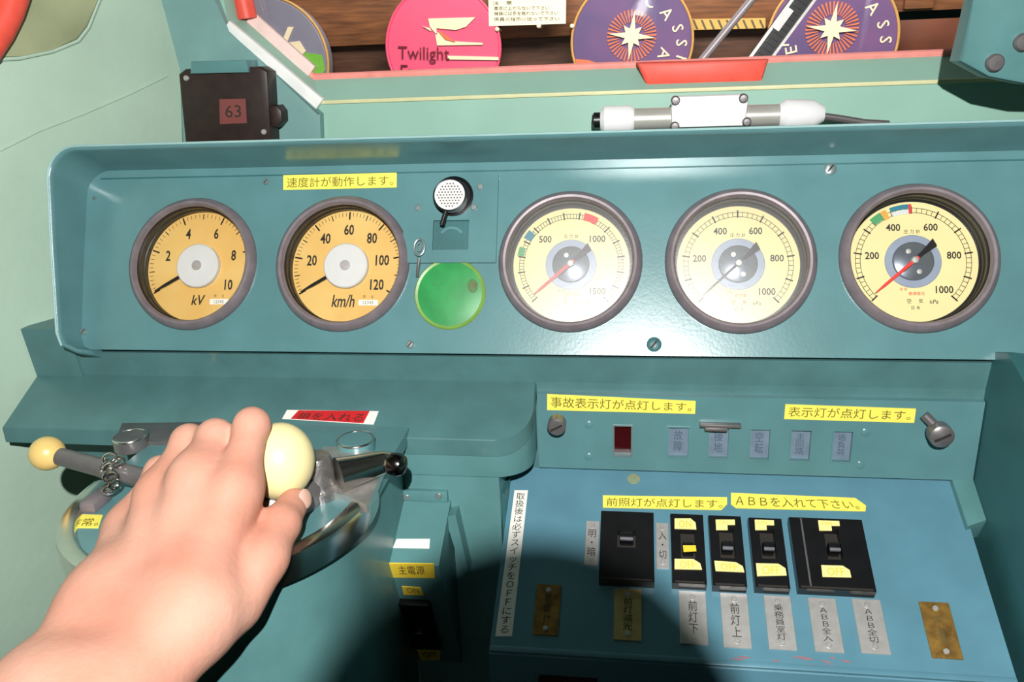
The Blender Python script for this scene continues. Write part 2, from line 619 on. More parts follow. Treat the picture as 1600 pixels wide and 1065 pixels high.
# pale yellow edge strip along the sill and white strip along the chamfer
mb = MB()
p0, p1 = inn[1], inn[0]
mb.box(WAL, p0[0], p1[0], p0[1] - 0.0018, p0[1] + 0.0020, -0.001, 0.002, bev=0.0006)
struct('trim_2', mb, YELTRIM)
d_ = unit(np.array(inn[2]) - np.array(inn[1]))
mb = MB()
WC = Frame(WAL.P(*inn[1]), WAL.x * d_[0] + WAL.y * d_[1], WAL.y * d_[0] - WAL.x * d_[1], WAL.z)
LC = np.linalg.norm(np.array(inn[2]) - np.array(inn[1]))
mb.box(WC, -0.002, LC, -0.006, 0.007, -0.002, 0.006, bev=0.001)
struct('trim_3', mb, WHITEP)
d2_ = unit(np.array(gl[2]) - np.array(gl[1]))
WC2 = Frame(WG.P(*gl[1]), WG.x * d2_[0] + WG.y * d2_[1], WG.y * d2_[0] - WG.x * d2_[1], WG.z)
mb = MB().box(WC2, 0.004, np.linalg.norm(np.array(gl[2]) - np.array(gl[1])) - 0.004, -0.011, 0.010, -0.001, 0.0055, bev=0.001)
struct('added_lit_reveal_strip', mb, mat('lit_reveal_white', (240, 210, 202), 0.5))  # added strip; its pinkish white paints in the flash-lit side of the reveal
# teal cover of the window pillar
PC = Frame((0, 0.149, 1.1), (1, 0, 0), (0, 0, 1), (0, -1, 0))
pc = [PC.uv(*p) for p in [(232, -60), (322, -60), (336, 0), (355, 50), (500, 178), (503, 260), (285, 260), (284, 108), (252, 0)]]
struct('trim_1', MB().prism(PC, pc, -0.0105, 0.0, bev=0.002), PILLAR)

# the hall beyond the glass
struct('wall_far', MB().box(WORLD, -3.5, 4.5, 2.62, 2.66, 0, 3.0), mat('hall_wall_dark', (40, 28, 22), 0.8))
struct('floor_hall', MB().box(WORLD, -3.5, 4.5, 0.24, 2.66, -0.02, 0), FLOORM)
HB = Frame((0, 2.50, 1.1), (1, 0, 0), (0, 0, 1), (0, -1, 0))


def beam(pxs, material, label, depth=0.10, group=None, front=0.0):
    q = [HB.uv(*p) for p in pxs]
    u0, u1 = q[0][0], q[1][0]
    v1, v0 = q[0][1], q[1][1]
    o = obj('timber_beam', MB().box(HB, u0, u1, v0, v1, -depth, front, bev=0.006), material)
    return tag(o, label, 'beam')


beam([(200, 46), (1700, 175)], WOOD, 'wide dark brown timber board behind the round train signs')
beam([(200, 6), (1700, 22)], WOODL, 'narrow lighter brown timber rail above the wide board beyond the window', 0.12, front=0.03)
beam([(200, -90), (1700, 0)], WOOD, 'dark timber board at the very top beyond the window')
beam([(556, 24), (612, 47)], WOOD, 'short timber block between rail and board left of the pink sign', 0.1, front=0.02)
beam([(1395, 16), (1502, 84)], mat('red_timber', (120, 66, 44), 0.6, scale=8, rgb2=(92, 50, 34)), 'reddish brown timber block right of the right star sign', 0.1, front=0.03)
beam([(1412, -40), (1452, 14)], WOODL, 'light brown upright timber post above the reddish block', 0.08, front=0.05)
beam([(885, 4), (925, 46)], WOOD, 'dark timber upright behind the left star sign', 0.08, front=0.02)
SGN = Frame((0, 2.40, 1.1), (1, 0, 0), (0, 0, 1), (0, -1, 0))


def sign_disc(name, cpx, rpx, disc_m, rim_m, label):
    c = SGN.uv(*cpx)
    r = abs(SGN.uv(cpx[0] + rpx, cpx[1])[0] - SGN.uv(cpx[0] - rpx, cpx[1])[0]) / 2
    fr = SGN.moved(c[0], c[1])
    t = thing(name, label, 'sign', fr.P(0, -r), 'round train signs')
    obj('disc', MB().lathe(fr, [(r * 0.97, -0.06), (r * 0.97, 0.0), (r * 0.95, 0.004), (1e-6, 0.004)], 72), disc_m, t)
    obj('rim', MB().torus(fr, r * 0.985, r * 0.022, 72, 10), rim_m, t)
    return t, fr, r


def pxp(fr, pts, w_=0.006):
    return [fr.uv(*p, w_) for p in pts]


def flat(fr, polys, w0=0.0045, w1=0.008):
    mb = MB()
    for p in polys:
        mb.prism(fr, [tuple(q) for q in p], w0, w1)
    return mb


# pink sign
t, fr, r = sign_disc('train_sign', (692, 74), 90, PINK, PINK, 'round pink train sign with a cream bird and dark lettering')
obj('emblem', flat(fr, [pxp(fr, [(669, 29), (743, 27), (728, 42), (712, 47), (682, 44), (683, 55), (672, 42)]),
                       pxp(fr, [(680, 52), (686, 50), (700, 64), (754, 67), (754, 70), (683, 71)]),
                       pxp(fr, [(660, 41), (672, 44), (674, 49)])]), CREAM, t)
obj('wing', flat(fr, [pxp(fr, [(684, 48), (690, 50), (712, 66), (696, 62)])], 0.006, 0.010), ORANGE, t)
obj('stripe', flat(fr, [pxp(fr, [(700, 87), (779, 89), (779, 94), (700, 93)])]), CREAM, t)
mb = MB()
text_quad(mb, 'Twilight', [fr.P(*fr.uv(*p, 0.009), 0.009) for p in [(622, 72), (702, 74), (702, 100), (622, 98)]], 0.0, 0.0)
obj('lettering', mb, MAROON, t)
mb = MB()
text_quad(mb, 'Express', [fr.P(*fr.uv(*p, 0.009), 0.009) for p in [(626, 101), (712, 103), (712, 130), (626, 128)]], 0.0, 0.0)
obj('lettering', mb, MAROON, t)


def star_sign(cpx, rpx, star, letters, label, low=None):
    t, fr, r = sign_disc('train_sign', cpx, rpx, PURP, GOLD, label)
    sp = fr.uv(*star, 0.006)
    s = r / 95.0
    mb = MB()
    for k in range(40):                             # fine red rays
        a = 2 * math.pi * k / 40
        f2 = fr.moved(sp[0], sp[1], 0, a)
        mb.prism(f2, [(20 * s, -0.6 * s), (38 * s, -1.3 * s), (38 * s, 1.3 * s), (20 * s, 0.6 * s)], 0.0045, 0.0065)
    obj('ray', mb, ORANGE, t)
    pts = []
    for k in range(16):
        a = math.pi / 2 + 2 * math.pi * k / 16 - 0.12
        rr = (36 if k % 4 == 0 else 20) if k % 2 == 0 else 11
        pts.append((sp[0] + rr * s * math.cos(a), sp[1] + rr * s * math.sin(a)))
    obj('star', flat(fr, [pts], 0.0046, 0.010), CREAM, t)
    for ch, lp in letters:
        q = fr.uv(*lp, 0.006)
        rot = math.atan2(q[1], q[0]) - math.pi / 2
        obj('letter', text_at(MB(), ch, fr, q[0], q[1], 0.0062, 17 * s, rot, bold=0.006), CREAM, t, smooth=False)
    if low:
        obj('band', flat(fr, [pxp(fr, low)], 0.0045, 0.006), ORANGE, t)
    return t, fr


star_sign((987, 65), 96, (987, 56), [('C', (1016, 2)), ('A', (1042, 21)), ('S', (1059, 44)), ('S', (1065, 67)), ('I', (1065, 90)), ('A', (1038, 84))],
          'left purple star sign with gold rim, directly left of the thin wiper rod',
          [(898, 92), (920, 94), (938, 100), (938, 118), (908, 118)])
star_sign((1300, 62), 104, (1300, 45), [('C', (1338, -22)), ('A', (1364, 12)), ('S', (1380, 38)), ('S', (1384, 62)), ('I', (1384, 86)), ('E', (1236, 78)), ('P', (1224, 66))],
          'right purple star sign with gold rim, behind the black wiper arm')
t, fr, r = sign_disc('train_sign', (422, 96), 91, LILAC, GOLD, 'grey violet round sign with green patch behind the slanted window corner')
obj('emblem', flat(fr, [pxp(fr, [(452, 100), (478, 82), (503, 86), (508, 110), (494, 130), (470, 118)])]), SIGNG, t)
obj('figure', flat(fr, [pxp(fr, [(413, 44), (424, 42), (430, 60), (418, 62)]), pxp(fr, [(450, 42), (459, 42), (448, 68), (438, 72)]),
                       pxp(fr, [(440, 68), (468, 64), (478, 80), (472, 86), (462, 76), (452, 82)]), pxp(fr, [(424, 58), (442, 66), (438, 76), (420, 72)])]), CREAM, t)

# paper notice above the signs
NOT = Frame((0, 2.395, 1.1), (1, 0, 0), (0, 0, 1), (0, -1, 0))
q = [NOT.uv(*p) for p in [(762, -60), (885, -60), (884, 37), (764, 41)]]
t = thing('paper_notice', 'cream paper notice with small lines of writing above the signs', 'notice', NOT.P(q[3][0], q[3][1]))
obj('sheet', MB().prism(NOT, [tuple(p) for p in q], -0.004, 0.0), PAPER, t, smooth=False)
mb = MB()
for (x0, x1, y) in [(770, 800, 5), (772, 858, 13), (772, 872, 21), (772, 874, 30)]:
    text_quad(mb, {5: '注　意', 13: '車両に上がらないで下さい', 21: '機器には手を触れないで下さい', 30: '係員の指示に従って下さい'}[y],
              [NOT.px(*p, 0.001) for p in [(x0, y - 3), (x1, y - 4), (x1, y + 2), (x0, y + 3)]], 0, 0)
obj('lettering', mb, INKG, t)
mb = MB()
q = [HB.uv(*p, 0.035) for p in [(1074, 30), (1196, 28), (1196, 44), (1074, 47)]]
o = obj('warning_strip', MB().prism(HB, [tuple(p) for p in q], -0.002, 0.036), mat('strip_gold', (214, 176, 96), 0.6), smooth=False)
tag(o, 'gold strip with dark slashes on the board behind the thin wiper rod', 'strip')
mb = MB()
for x in range(1082, 1190, 13):
    mb.prism(HB, [tuple(HB.uv(*p, 0.037)) for p in [(x, 31), (x + 3, 31), (x + 9, 45), (x + 6, 45)]], 0.036, 0.038)
obj('slash', mb, INKG, o, smooth=False)
for cp, lb in [((777, 46), 'cream round clip at the right edge of the pink sign'), ((842, 41), 'cream round clip below the paper notice'),
               ((894, 41), 'cream round clip at the left edge of the left star sign')]:
    cc = SGN.uv(*cp)
    o = obj('mounting_clip', MB().lathe(SGN.moved(*cc), [(0.008, -0.1), (0.008, 0.006), (0.005, 0.010), (1e-6, 0.011)], 16), CREAM)
    tag(o, lb, 'clip', 'sign clips')

# wiper outside the glass
WP = Frame((0, 0.27, 1.1), (1, 0, 0), (0, 0, 1), (0, -1, 0))
wip = thing('windscreen_wiper', 'black windscreen wiper with a thin grey rod outside the front window', 'wiper', WP.px(1170, 110))


def bar(mb, a, b, wd_, w0, w1):
    a, b = np.array(a), np.array(b)
    d = unit(b - a)
    nn = np.array([-d[1], d[0]])
    return mb.prism(WP, [tuple(a + nn * wd_), tuple(b + nn * wd_), tuple(b - nn * wd_), tuple(a - nn * wd_)], w0, w1)


A1, B1 = WP.uv(1168, 118), WP.uv(1284, -40)
obj('arm', bar(MB(), A1, B1, 0.0105, -0.012, 0.0), BLACKP, wip, smooth=False)
dn = unit(B1 - A1)
nn = np.array([-dn[1], dn[0]])
mb = MB()
bar(mb, A1 + nn * 0.0095, B1 + nn * 0.0095, 0.0016, -0.001, 0.003)
bar(mb, A1 - nn * 0.0095, B1 - nn * 0.0095, 0.0014, -0.001, 0.003)
obj('edge_strip', mb, SILV, wip, smooth=False)
mb = MB()
for k in range(26):
    p = A1 + dn * (0.02 + 0.0062 * k)
    bar(mb, p - nn * 0.0055, p + nn * 0.0055, 0.0012, -0.001, 0.002)
obj('rib', mb, BLACKP, wip, smooth=False)
a_ = WP.uv(1222, 30)
obj('clip', bar(MB(), a_ - dn * 0.012, a_ + dn * 0.012, 0.004, 0.0, 0.006), SILV, wip, smooth=False)
A2, B2 = WP.uv(1082, 112), WP.uv(1204, -36)
mb = MB()
mb.tube([WP.P(*A2, -0.003), WP.P(*B2, -0.003)], 0.0042, 12)
obj('rod', mb, mat('rod_grey', (176, 168, 172), 0.45, metal=0.3), wip)
# red wiper mount on the reveal
RM = Frame((0, 0.168, 1.1), (1, 0, 0), (0, 0, 1), (0, -1, 0))
q = [RM.uv(*p) for p in [(994, 98), (1202, 92), (1190, 130), (1010, 134)]]
rm = obj('wiper_mount', MB().prism(RM, [tuple(p) for p in q], -0.045, 0.0, bev=0.004), REDR)
tag(rm, 'bright red trapezoid wiper mount set into the window sill', 'mount')

# ------------------------------------------------------------------ console body
con = thing('control_console', 'teal painted steel driver console with sloping ledge and switch desk', 'console', (0, 0.0, 0.0))
XS = 0.386
Yz = Frame((0, 0, 0), (0, 1, 0), (0, 0, 1), (1, 0, 0))


def yz(name, poly, x0, x1, material, parent, bev=0.0):
    return obj(name, MB().prism(Yz, poly, x0, x1), material, parent, smooth=False)


yz('upper_block', [(YF, 0.80), (YF, 0.8951), (-0.0338, 0.9195), (0.158, 0.9195), (0.158, 0.80)], LEDGE_L, XS + 0.012, TEALW, con)
yz('end_block', [(YF, 0.88), (-0.0377, 0.9427), (0.158, 0.944), (0.158, 0.88)], LEDGE_L, -0.4085, TEALW, con)
# sloping ledge with a rounded right end
def plan_round(x0, x1, y0, y1, R, seg=10, bulge=1.0):
    """plan outline, back edge y1, front edge y0, right front corner rounded"""
    pts = [(x0, y1), (x0, y0)]
    for k in range(seg + 1):
        a = -math.pi / 2 + (math.pi / 2) * k / seg
        pts.append((x1 - R + R * math.cos(a), y0 + R + R * math.sin(a)))
    pts.append((x1, y1))
    return pts


def slope_solid(name, plan, z_at, thick, material, parent, bev=0.0015, zbot=None):
    b = bmesh.new()
    top = [b.verts.new((x, y, z_at(y))) for x, y in plan]
    bot = [b.verts.new((x, y, (zbot if zbot is not None else z_at(y) - thick))) for x, y in plan]
    k = len(plan)
    b.faces.new(top)
    b.faces.new(bot[::-1])
    for i in range(k):
        j = (i + 1) % k
        b.faces.new([top[j], top[i], bot[i], bot[j]])
    es = [e for e in b.edges if e.verts[0] in top and e.verts[1] in top]
    if bev:
        bmesh.ops.bevel(b, geom=es, offset=bev, segments=2, profile=0.5, affect='EDGES')
    mb = MB().bm(b)
    b.free()
    return obj(name, mb, material, parent)


SL = (0.8951 - 0.8667) / (0.0877 - 0.03)
zl = lambda y: 0.8951 + (y - YF) * SL
slope_solid('ledge', plan_round(LEDGE_L, 0.0215, FRONTY, YF + 0.005, 0.030), zl, 0.0150, TEALW, con)
slope_solid('apron', plan_round(-0.098, 0.0205, FRONTY + 0.001, YF + 0.004, 0.030), lambda y: zl(y) - 0.0148, 0.02, TEAL, con, zbot=0.832)
slope_solid('front_panel', [(-0.090, YF), (-0.090, FRONTY + 0.003), (-0.006, FRONTY + 0.003), (-0.006, YF)], lambda y: 0.833, 0.02, TEAL, con, bev=0.001, zbot=0.58)
# sloping switch desk
XD0, XD1 = -0.0028, 0.3742
DL = 0.1690                                           # length down the slope
dz = lambda s: (YF - s * c27, 0.8118 - s * s27)
yz('switch_desk', [dz(0), dz(DL), (dz(DL)[0] - 0.002, dz(DL)[1] - 0.003), (dz(DL)[0], 0.0), (YF, 0.0)], XD0, XD1, TEALB, con)
mb = MB()
mb.box(LOW, XD0, XD1, -DL - 0.002, -DL + 0.003, -0.004, 0.0016, bev=0.0012)
obj('edge_strip', mb, TEALB, con)
# side plate at the right and the small filler wedge
SP = Frame((XS, 0, 0), (0, 1, 0), (0, 0, 1), (-1, 0, 0))
q = [SP.uv(*p) for p in [(1552, 552), (1575, 552), (1602, 600), (1640, 690)]]
poly = [(YF + 0.002, 0.927)] + [tuple(p) for p in q[1:]] + [(-0.42, q[3][1] - 0.03), (-0.42, 0.0), (YF + 0.002, 0.0)]
obj('side_plate', MB().prism(SP, poly, -0.012, 0.0), TEALD, con, smooth=False)
q = [(1483, 735), (1504, 733), (1545, 812), (1512, 822)]
LW = [LOW.uv(*p, 0.006) for p in q]
LW[1][0] = LW[2][0] = XS
mb = MB().prism(LOW, [tuple(p) for p in LW], -0.02, 0.006, bev=0.001)
obj('filler_wedge', mb, TEAL, con)
# dark recess behind the desk gap
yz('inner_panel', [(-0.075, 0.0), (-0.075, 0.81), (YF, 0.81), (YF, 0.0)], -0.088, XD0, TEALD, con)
q = FRO.uv(706, 800)
mb = MB()
ga = [FRO.P(*FRO.uv(*p, 0.0), 0.0) for p in [(700, 796), (716, 792), (735, 880), (727, 884)]]
obj('gusset', MB().prism(FRO, [tuple(FRO.uv(*p)) for p in [(700, 796), (716, 792), (736, 880), (727, 884)]], -0.02, 0.012), TEAL, con, smooth=False)


# ------------------------------------------------------------------ screws and labels
def screw(mb, fr, u, v, r, h=0.0016, slot=True, rot=0.6):
    f2 = fr.moved(u, v, 0, rot)
    mb.lathe(f2, [(r, -0.001), (r, h * 0.5), (r * 0.75, h), (r * 0.12, h * 1.05)], 20)
    return mb


def label(name, fr, quad, body, material, ink, lb, w_=0.0, cat='label', group='yellow tape labels', mu=0.05, mv=0.16, parent=None, th=0.0006, vertical=False, poly=None, space=1.0):
    pq = [tuple(fr.uv(*p, w_)) for p in (poly or quad)]
    o = obj(name, MB().prism(fr, pq, w_ - 0.0003, w_ + th), material, parent, smooth=False)
    if parent is None:
        tag(o, lb, cat, group)
    if body:
        if vertical:
            body = '\n'.join(body)
        mb = text_quad(MB(), body, [fr.px(*p, w_ + th + 0.0002) for p in quad], mu, mv, space=space)
        obj('lettering', mb, ink, o, smooth=False)
    return o


# ------------------------------------------------------------------ instrument panel
pan = thing('instrument_panel', 'long teal instrument panel with a raised hood rim holding five gauges', 'panel', PAN.P(0, -0.085))
VT, VB = 0.0848, -0.0853
UL, UR = -0.4015, 0.47
CRD = 0.022
# outline of the face, from bottom right round to the top right
path = [(-0.383, VB), (UL + 0.012, VB), (UL + 0.006, VB + 0.003), (UL + 0.002, VB + 0.012), (UL - 0.003, 0.0), (UL - 0.006, VT - CRD)]
for k in range(1, 9):
    a = math.pi - (math.pi / 2) * k / 8
    path.append((UL - 0.006 + CRD + CRD * math.cos(a), VT - CRD + CRD * math.sin(a)))
path += [(-0.2, VT), (0.1, VT), (UR - 0.01, VT), (UR, VT - 0.01), (UR, VB)]
hts = []
for (u, v) in path:
    hts.append(0.026 + (0.052 - 0.026) * min(1, max(0, (v - VB) / (VT - VB))))
hts[0] = 0.006
hts[1] = 0.018
nrm = []
for i in range(len(path)):
    a = np.array(path[max(0, i - 1)])
    b = np.array(path[min(len(path) - 1, i + 1)])
    d = unit(b - a)
    nrm.append(np.array([-d[1], d[0]]))
mb = MB()
vs, fs = [], []
for (p, nn, h) in zip(path, nrm, hts):
    p = np.array(p)
    fl = 0.0012
    for off, w_ in [(0, -0.022), (0, 0.0), (0.0015, 0.006), (fl, h - 0.004), (fl + 0.0005, h - 0.001), (fl + 0.002, h), (fl + 0.0042, h - 0.0015), (fl + 0.005, h - 0.005), (fl + 0.005, -0.022)]:
        q = p + nn * off
        vs.append(PAN.P(q[0], q[1], w_))
K = 9
for i in range(len(path) - 1):
    for k in range(K):
        k2 = (k + 1) % K
        fs.append((i * K + k, (i + 1) * K + k, (i + 1) * K + k2, i * K + k2))
fs.append(tuple(range(K)))
fs.append(tuple((len(path) - 1) * K + k for k in range(K))[::-1])
mb.add(vs, fs)
obj('hood_rim', mb, TEALP, pan, angle=50)
obj('rim_highlight', MB().tube([PAN.P(*(np.array(p) + nn * 0.0048), h - 0.0006) for p, nn, h in zip(path, nrm, hts)][2:-2], 0.0011, 8), mat('edge_highlight_paint', (150, 186, 184), 0.4), pan)  # highlight along the hood's front edge, put into a lighter colour
# the face: a bent sheet; the housing behind it stands on the console block
GAUGES = [(-0.2946, -0.0055), (-0.1522, -0.0060), (0.0502, -0.0050), (0.1916, -0.0052), (0.3313, -0.0035)]
b = bmesh.new()
loops = [[(p[0], p[1]) for p in path]] + [[(gu_ + 0.0575 * math.cos(2 * math.pi * k / 64), gv_ + 0.0575 * math.sin(2 * math.pi * k / 64)) for k in range(64)] for gu_, gv_ in GAUGES]
es = []
for lp in loops:
    bv = [b.verts.new(PAN.P(x, y, 0)) for x, y in lp]
    es += [b.edges.new((bv[i], bv[(i + 1) % len(bv)])) for i in range(len(bv))]
bmesh.ops.triangle_fill(b, use_beauty=True, use_dissolve=False, edges=es, normal=Vector(PAN.z))
mb = MB().bm(b)
b.free()
for lp in loops:
    mb.add([PAN.P(x, y, w_) for x, y in lp for w_ in (0, -0.003)], [(2 * i, 2 * ((i + 1) % len(lp)), 2 * ((i + 1) % len(lp)) + 1, 2 * i + 1) for i in range(len(lp))])
obj('face_plate', mb, TEALP, pan, smooth=False)
pb, ptp = PAN.P(0, VB, -0.020), PAN.P(0, VT, -0.020)
yz('housing', [(pb[1] - 0.002, 0.9197), (0.14, 0.9197), (0.14, 1.00), (ptp[1] + 0.03, ptp[2] - 0.012), (ptp[1], ptp[2])], UL - 0.002, UR, TEALP, pan)
# inner sheet with its bevelled edge
for p, rr in [((416, 284), .0028), ((131, 518), .0030), ((148, 310), .0016), ((641, 538), .0036), ((1022, 538), .0062), ((1297, 264), .0052), ((1588, 560), .003)]:
    u, v = PAN.uv(*p)
    o = obj('screw', screw(MB(), PAN, u, v, rr, 0.0018), SCREW if rr < .006 else TEALD, pan)
    obj('slot', MB().box(PAN.moved(u, v, 0, 0.9), -rr * .7, rr * .7, -rr * .13, rr * .13, 0.0012, 0.00205), INK, o, smooth=False)
mb = MB()
u0 = PAN.uv(144, 264)[0]
mb.box(PAN, u0 + 0.01, UR - 0.005, VT - 0.0085, VT - 0.0073, -0.0005, 0.0005)
obj('seam', mb, TEALD, pan, smooth=False)

label('tape_label', PAN, [(443, 274), (620, 270), (620, 293), (443, 297)], '速度計が動作します。', YEL, INKY, 'yellow tape label above the km/h speedometer', mu=0.03)


# ------------------------------------------------------------------ gauges
def ang(fr, a, r, w_=0):
    a = math.radians(a)
    return fr.P(r * math.sin(a), r * math.cos(a), w_)


def arcbox(mb, fr, a0, a1, r0, r1, w0, w1, n=8):
    for k in range(n):
        b0, b1 = a0 + (a1 - a0) * k / n, a0 + (a1 - a0) * (k + 1) / n
        P = [(r0 * math.sin(math.radians(b0)), r0 * math.cos(math.radians(b0))), (r1 * math.sin(math.radians(b0)), r1 * math.cos(math.radians(b0))),
             (r1 * math.sin(math.radians(b1)), r1 * math.cos(math.radians(b1))), (r0 * math.sin(math.radians(b1)), r0 * math.cos(math.radians(b1)))]
        mb.prism(fr, P, w0, w1)
    return mb


def tick(mb, fr, a, r0, r1, t_, w_):
    c = math.radians(a)
    f2 = fr.moved(0, 0, 0, -c)
    mb.add([f2.P(-t_, r0, w_), f2.P(t_, r0, w_), f2.P(t_, r1, w_), f2.P(-t_, r1, w_)], [(0, 1, 2, 3)])


def gauge(u, v, label_, RD, dial_m, glass_m):
    fr = PAN.moved(u, v)
    t = thing('gauge', label_, 'gauge', fr.P(0, 0), 'round gauges on the instrument panel')
    RO = 0.0615
    RI = RO - 0.0085
    DW = -0.0125
    obj('bezel', MB().lathe(fr, [(RO, 0.0), (RO, 0.0025), (RO - 0.001, 0.005), (RO - 0.003, 0.0075), (RO - 0.0048, 0.0088), (RO - 0.0068, 0.0085), (RO - 0.0080, 0.007), (RI, 0.004)], 96, cap=False), BEZ, t)
    obj('inner_wall', MB().lathe(fr, [(RI, 0.004), (RI + 0.0005, 0.002), (RI - 0.0008, 0.0008), (RI - 0.0002, 0.0), (RI - 0.0002, DW * 0.5), (RI - 0.001, DW * 0.55), (RI - 0.001, DW), (RD, DW)], 96, cap=False), BLACKW, t)
    fd = fr.moved(0, 0, DW - 0.0008)
    d = obj('dial', MB().lathe(fd, [(RD + 0.0005, 0.0005), (RD, 0.0012), (1e-6, 0.0012)], 96, cap=False), dial_m, t)
    obj('glass', MB().lathe(fr, [(RI + 0.0004, 0.0021), (1e-6, 0.0021)], 96, cap=False), glass_m, t)
    fr = fd
    return t, fr, d


GW = 0.0016


def needle(fr, a, tail, tip, wdt, w_=0.0045, sharp=0.25):
    f2 = fr.moved(0, 0, 0, -math.radians(a))
    return MB().prism(f2, [(-wdt, -tail), (wdt, -tail), (wdt * 0.8, tip * 0.75), (wdt * sharp, tip), (-wdt * sharp, tip), (-wdt * 0.8, tip * 0.75)], w_, w_ + 0.0008)


def speed_style(u, v, lab, nums, unit_txt, per, major, fine, pointer):
    RD = 0.0518
    t, fr, d = gauge(u, v, lab, RD, DIALO, GLASS)
    mb = MB()
    for a in np.arange(-120, 120.1, fine):
        tick(mb, fr, a, RD * 0.90, RD * 0.97, 0.00022, GW)
    for a in np.arange(-120, 120.1, major / 2):
        tick(mb, fr, a, RD * 0.87, RD * 0.97, 0.00045, GW)
    for a in np.arange(-120, 120.1, major):
        tick(mb, fr, a, RD * 0.84, RD * 0.98, 0.0007, GW)
    obj('tick_marks', mb, INK, d, smooth=False)
    for s_, a in nums:
        rr = RD * (0.66 if len(s_) < 3 else 0.64)
        a_ = math.radians(a)
        obj('numeral', text_at(MB(), s_, fr, rr * math.sin(a_), rr * math.cos(a_), GW, 0.0100, 0, 0.72, bold=0.022), INK, d, smooth=False)
    mb = MB()
    text_at(mb, unit_txt, fr, 0.001 if '/' not in unit_txt else -0.002, -0.0315, GW, 0.0094 if '/' not in unit_txt else 0.0115, 0, 0.85 if '/' not in unit_txt else 0.68, shear=0.2, bold=0.012)
    text_at(mb, '日', fr, 0.0175, -0.0275, GW, 0.0024)
    text_at(mb, '立', fr, 0.025, -0.0275, GW, 0.0024)
    obj('unit_lettering', mb, INK, d, smooth=False)
    pl = obj('maker_plate', MB().box(fr, 0.0125, 0.0305, -0.0355, -0.0305, 0.001, 0.0017), WHITEL, d, smooth=False)
    obj('lettering', text_at(MB(), '12345', fr, 0.0215, -0.033, 0.0019, 0.003), INKG, pl, smooth=False)
    obj('needle', needle(fr, pointer, 0.002, RD * 0.92, 0.0016), BLACKW, t)
    h = obj('hub', MB().lathe(fr, [(0.0205, 0.0012), (0.0205, 0.0062), (0.0195, 0.0072), (1e-6, 0.0074)], 64), HUBG, t)
    obj('screw', MB().lathe(fr, [(0.0048, 0.007), (0.0046, 0.0082), (1e-6, 0.0084)], 24).box(fr.moved(0, 0, 0, 0.1), -0.004, 0.004, -0.0006, 0.0006, 0.0082, 0.0086), SILV, h)


speed_style(-0.2946, -0.0055, 'leftmost gauge, orange cream dial marked kV', [(s, -120 + 24 * k) for s, k in (('2', 2), ('4', 4), ('6', 6), ('8', 8), ('10', 10))], 'kV', 1, 48, 4.8, -120)
speed_style(-0.1522, -0.0060, 'km/h speedometer gauge with orange cream dial, second from left', [(str(k), -120 + 2 * k) for k in (20, 40, 60, 80, 100, 120)], 'km/h', 1, 40, 4, -120)


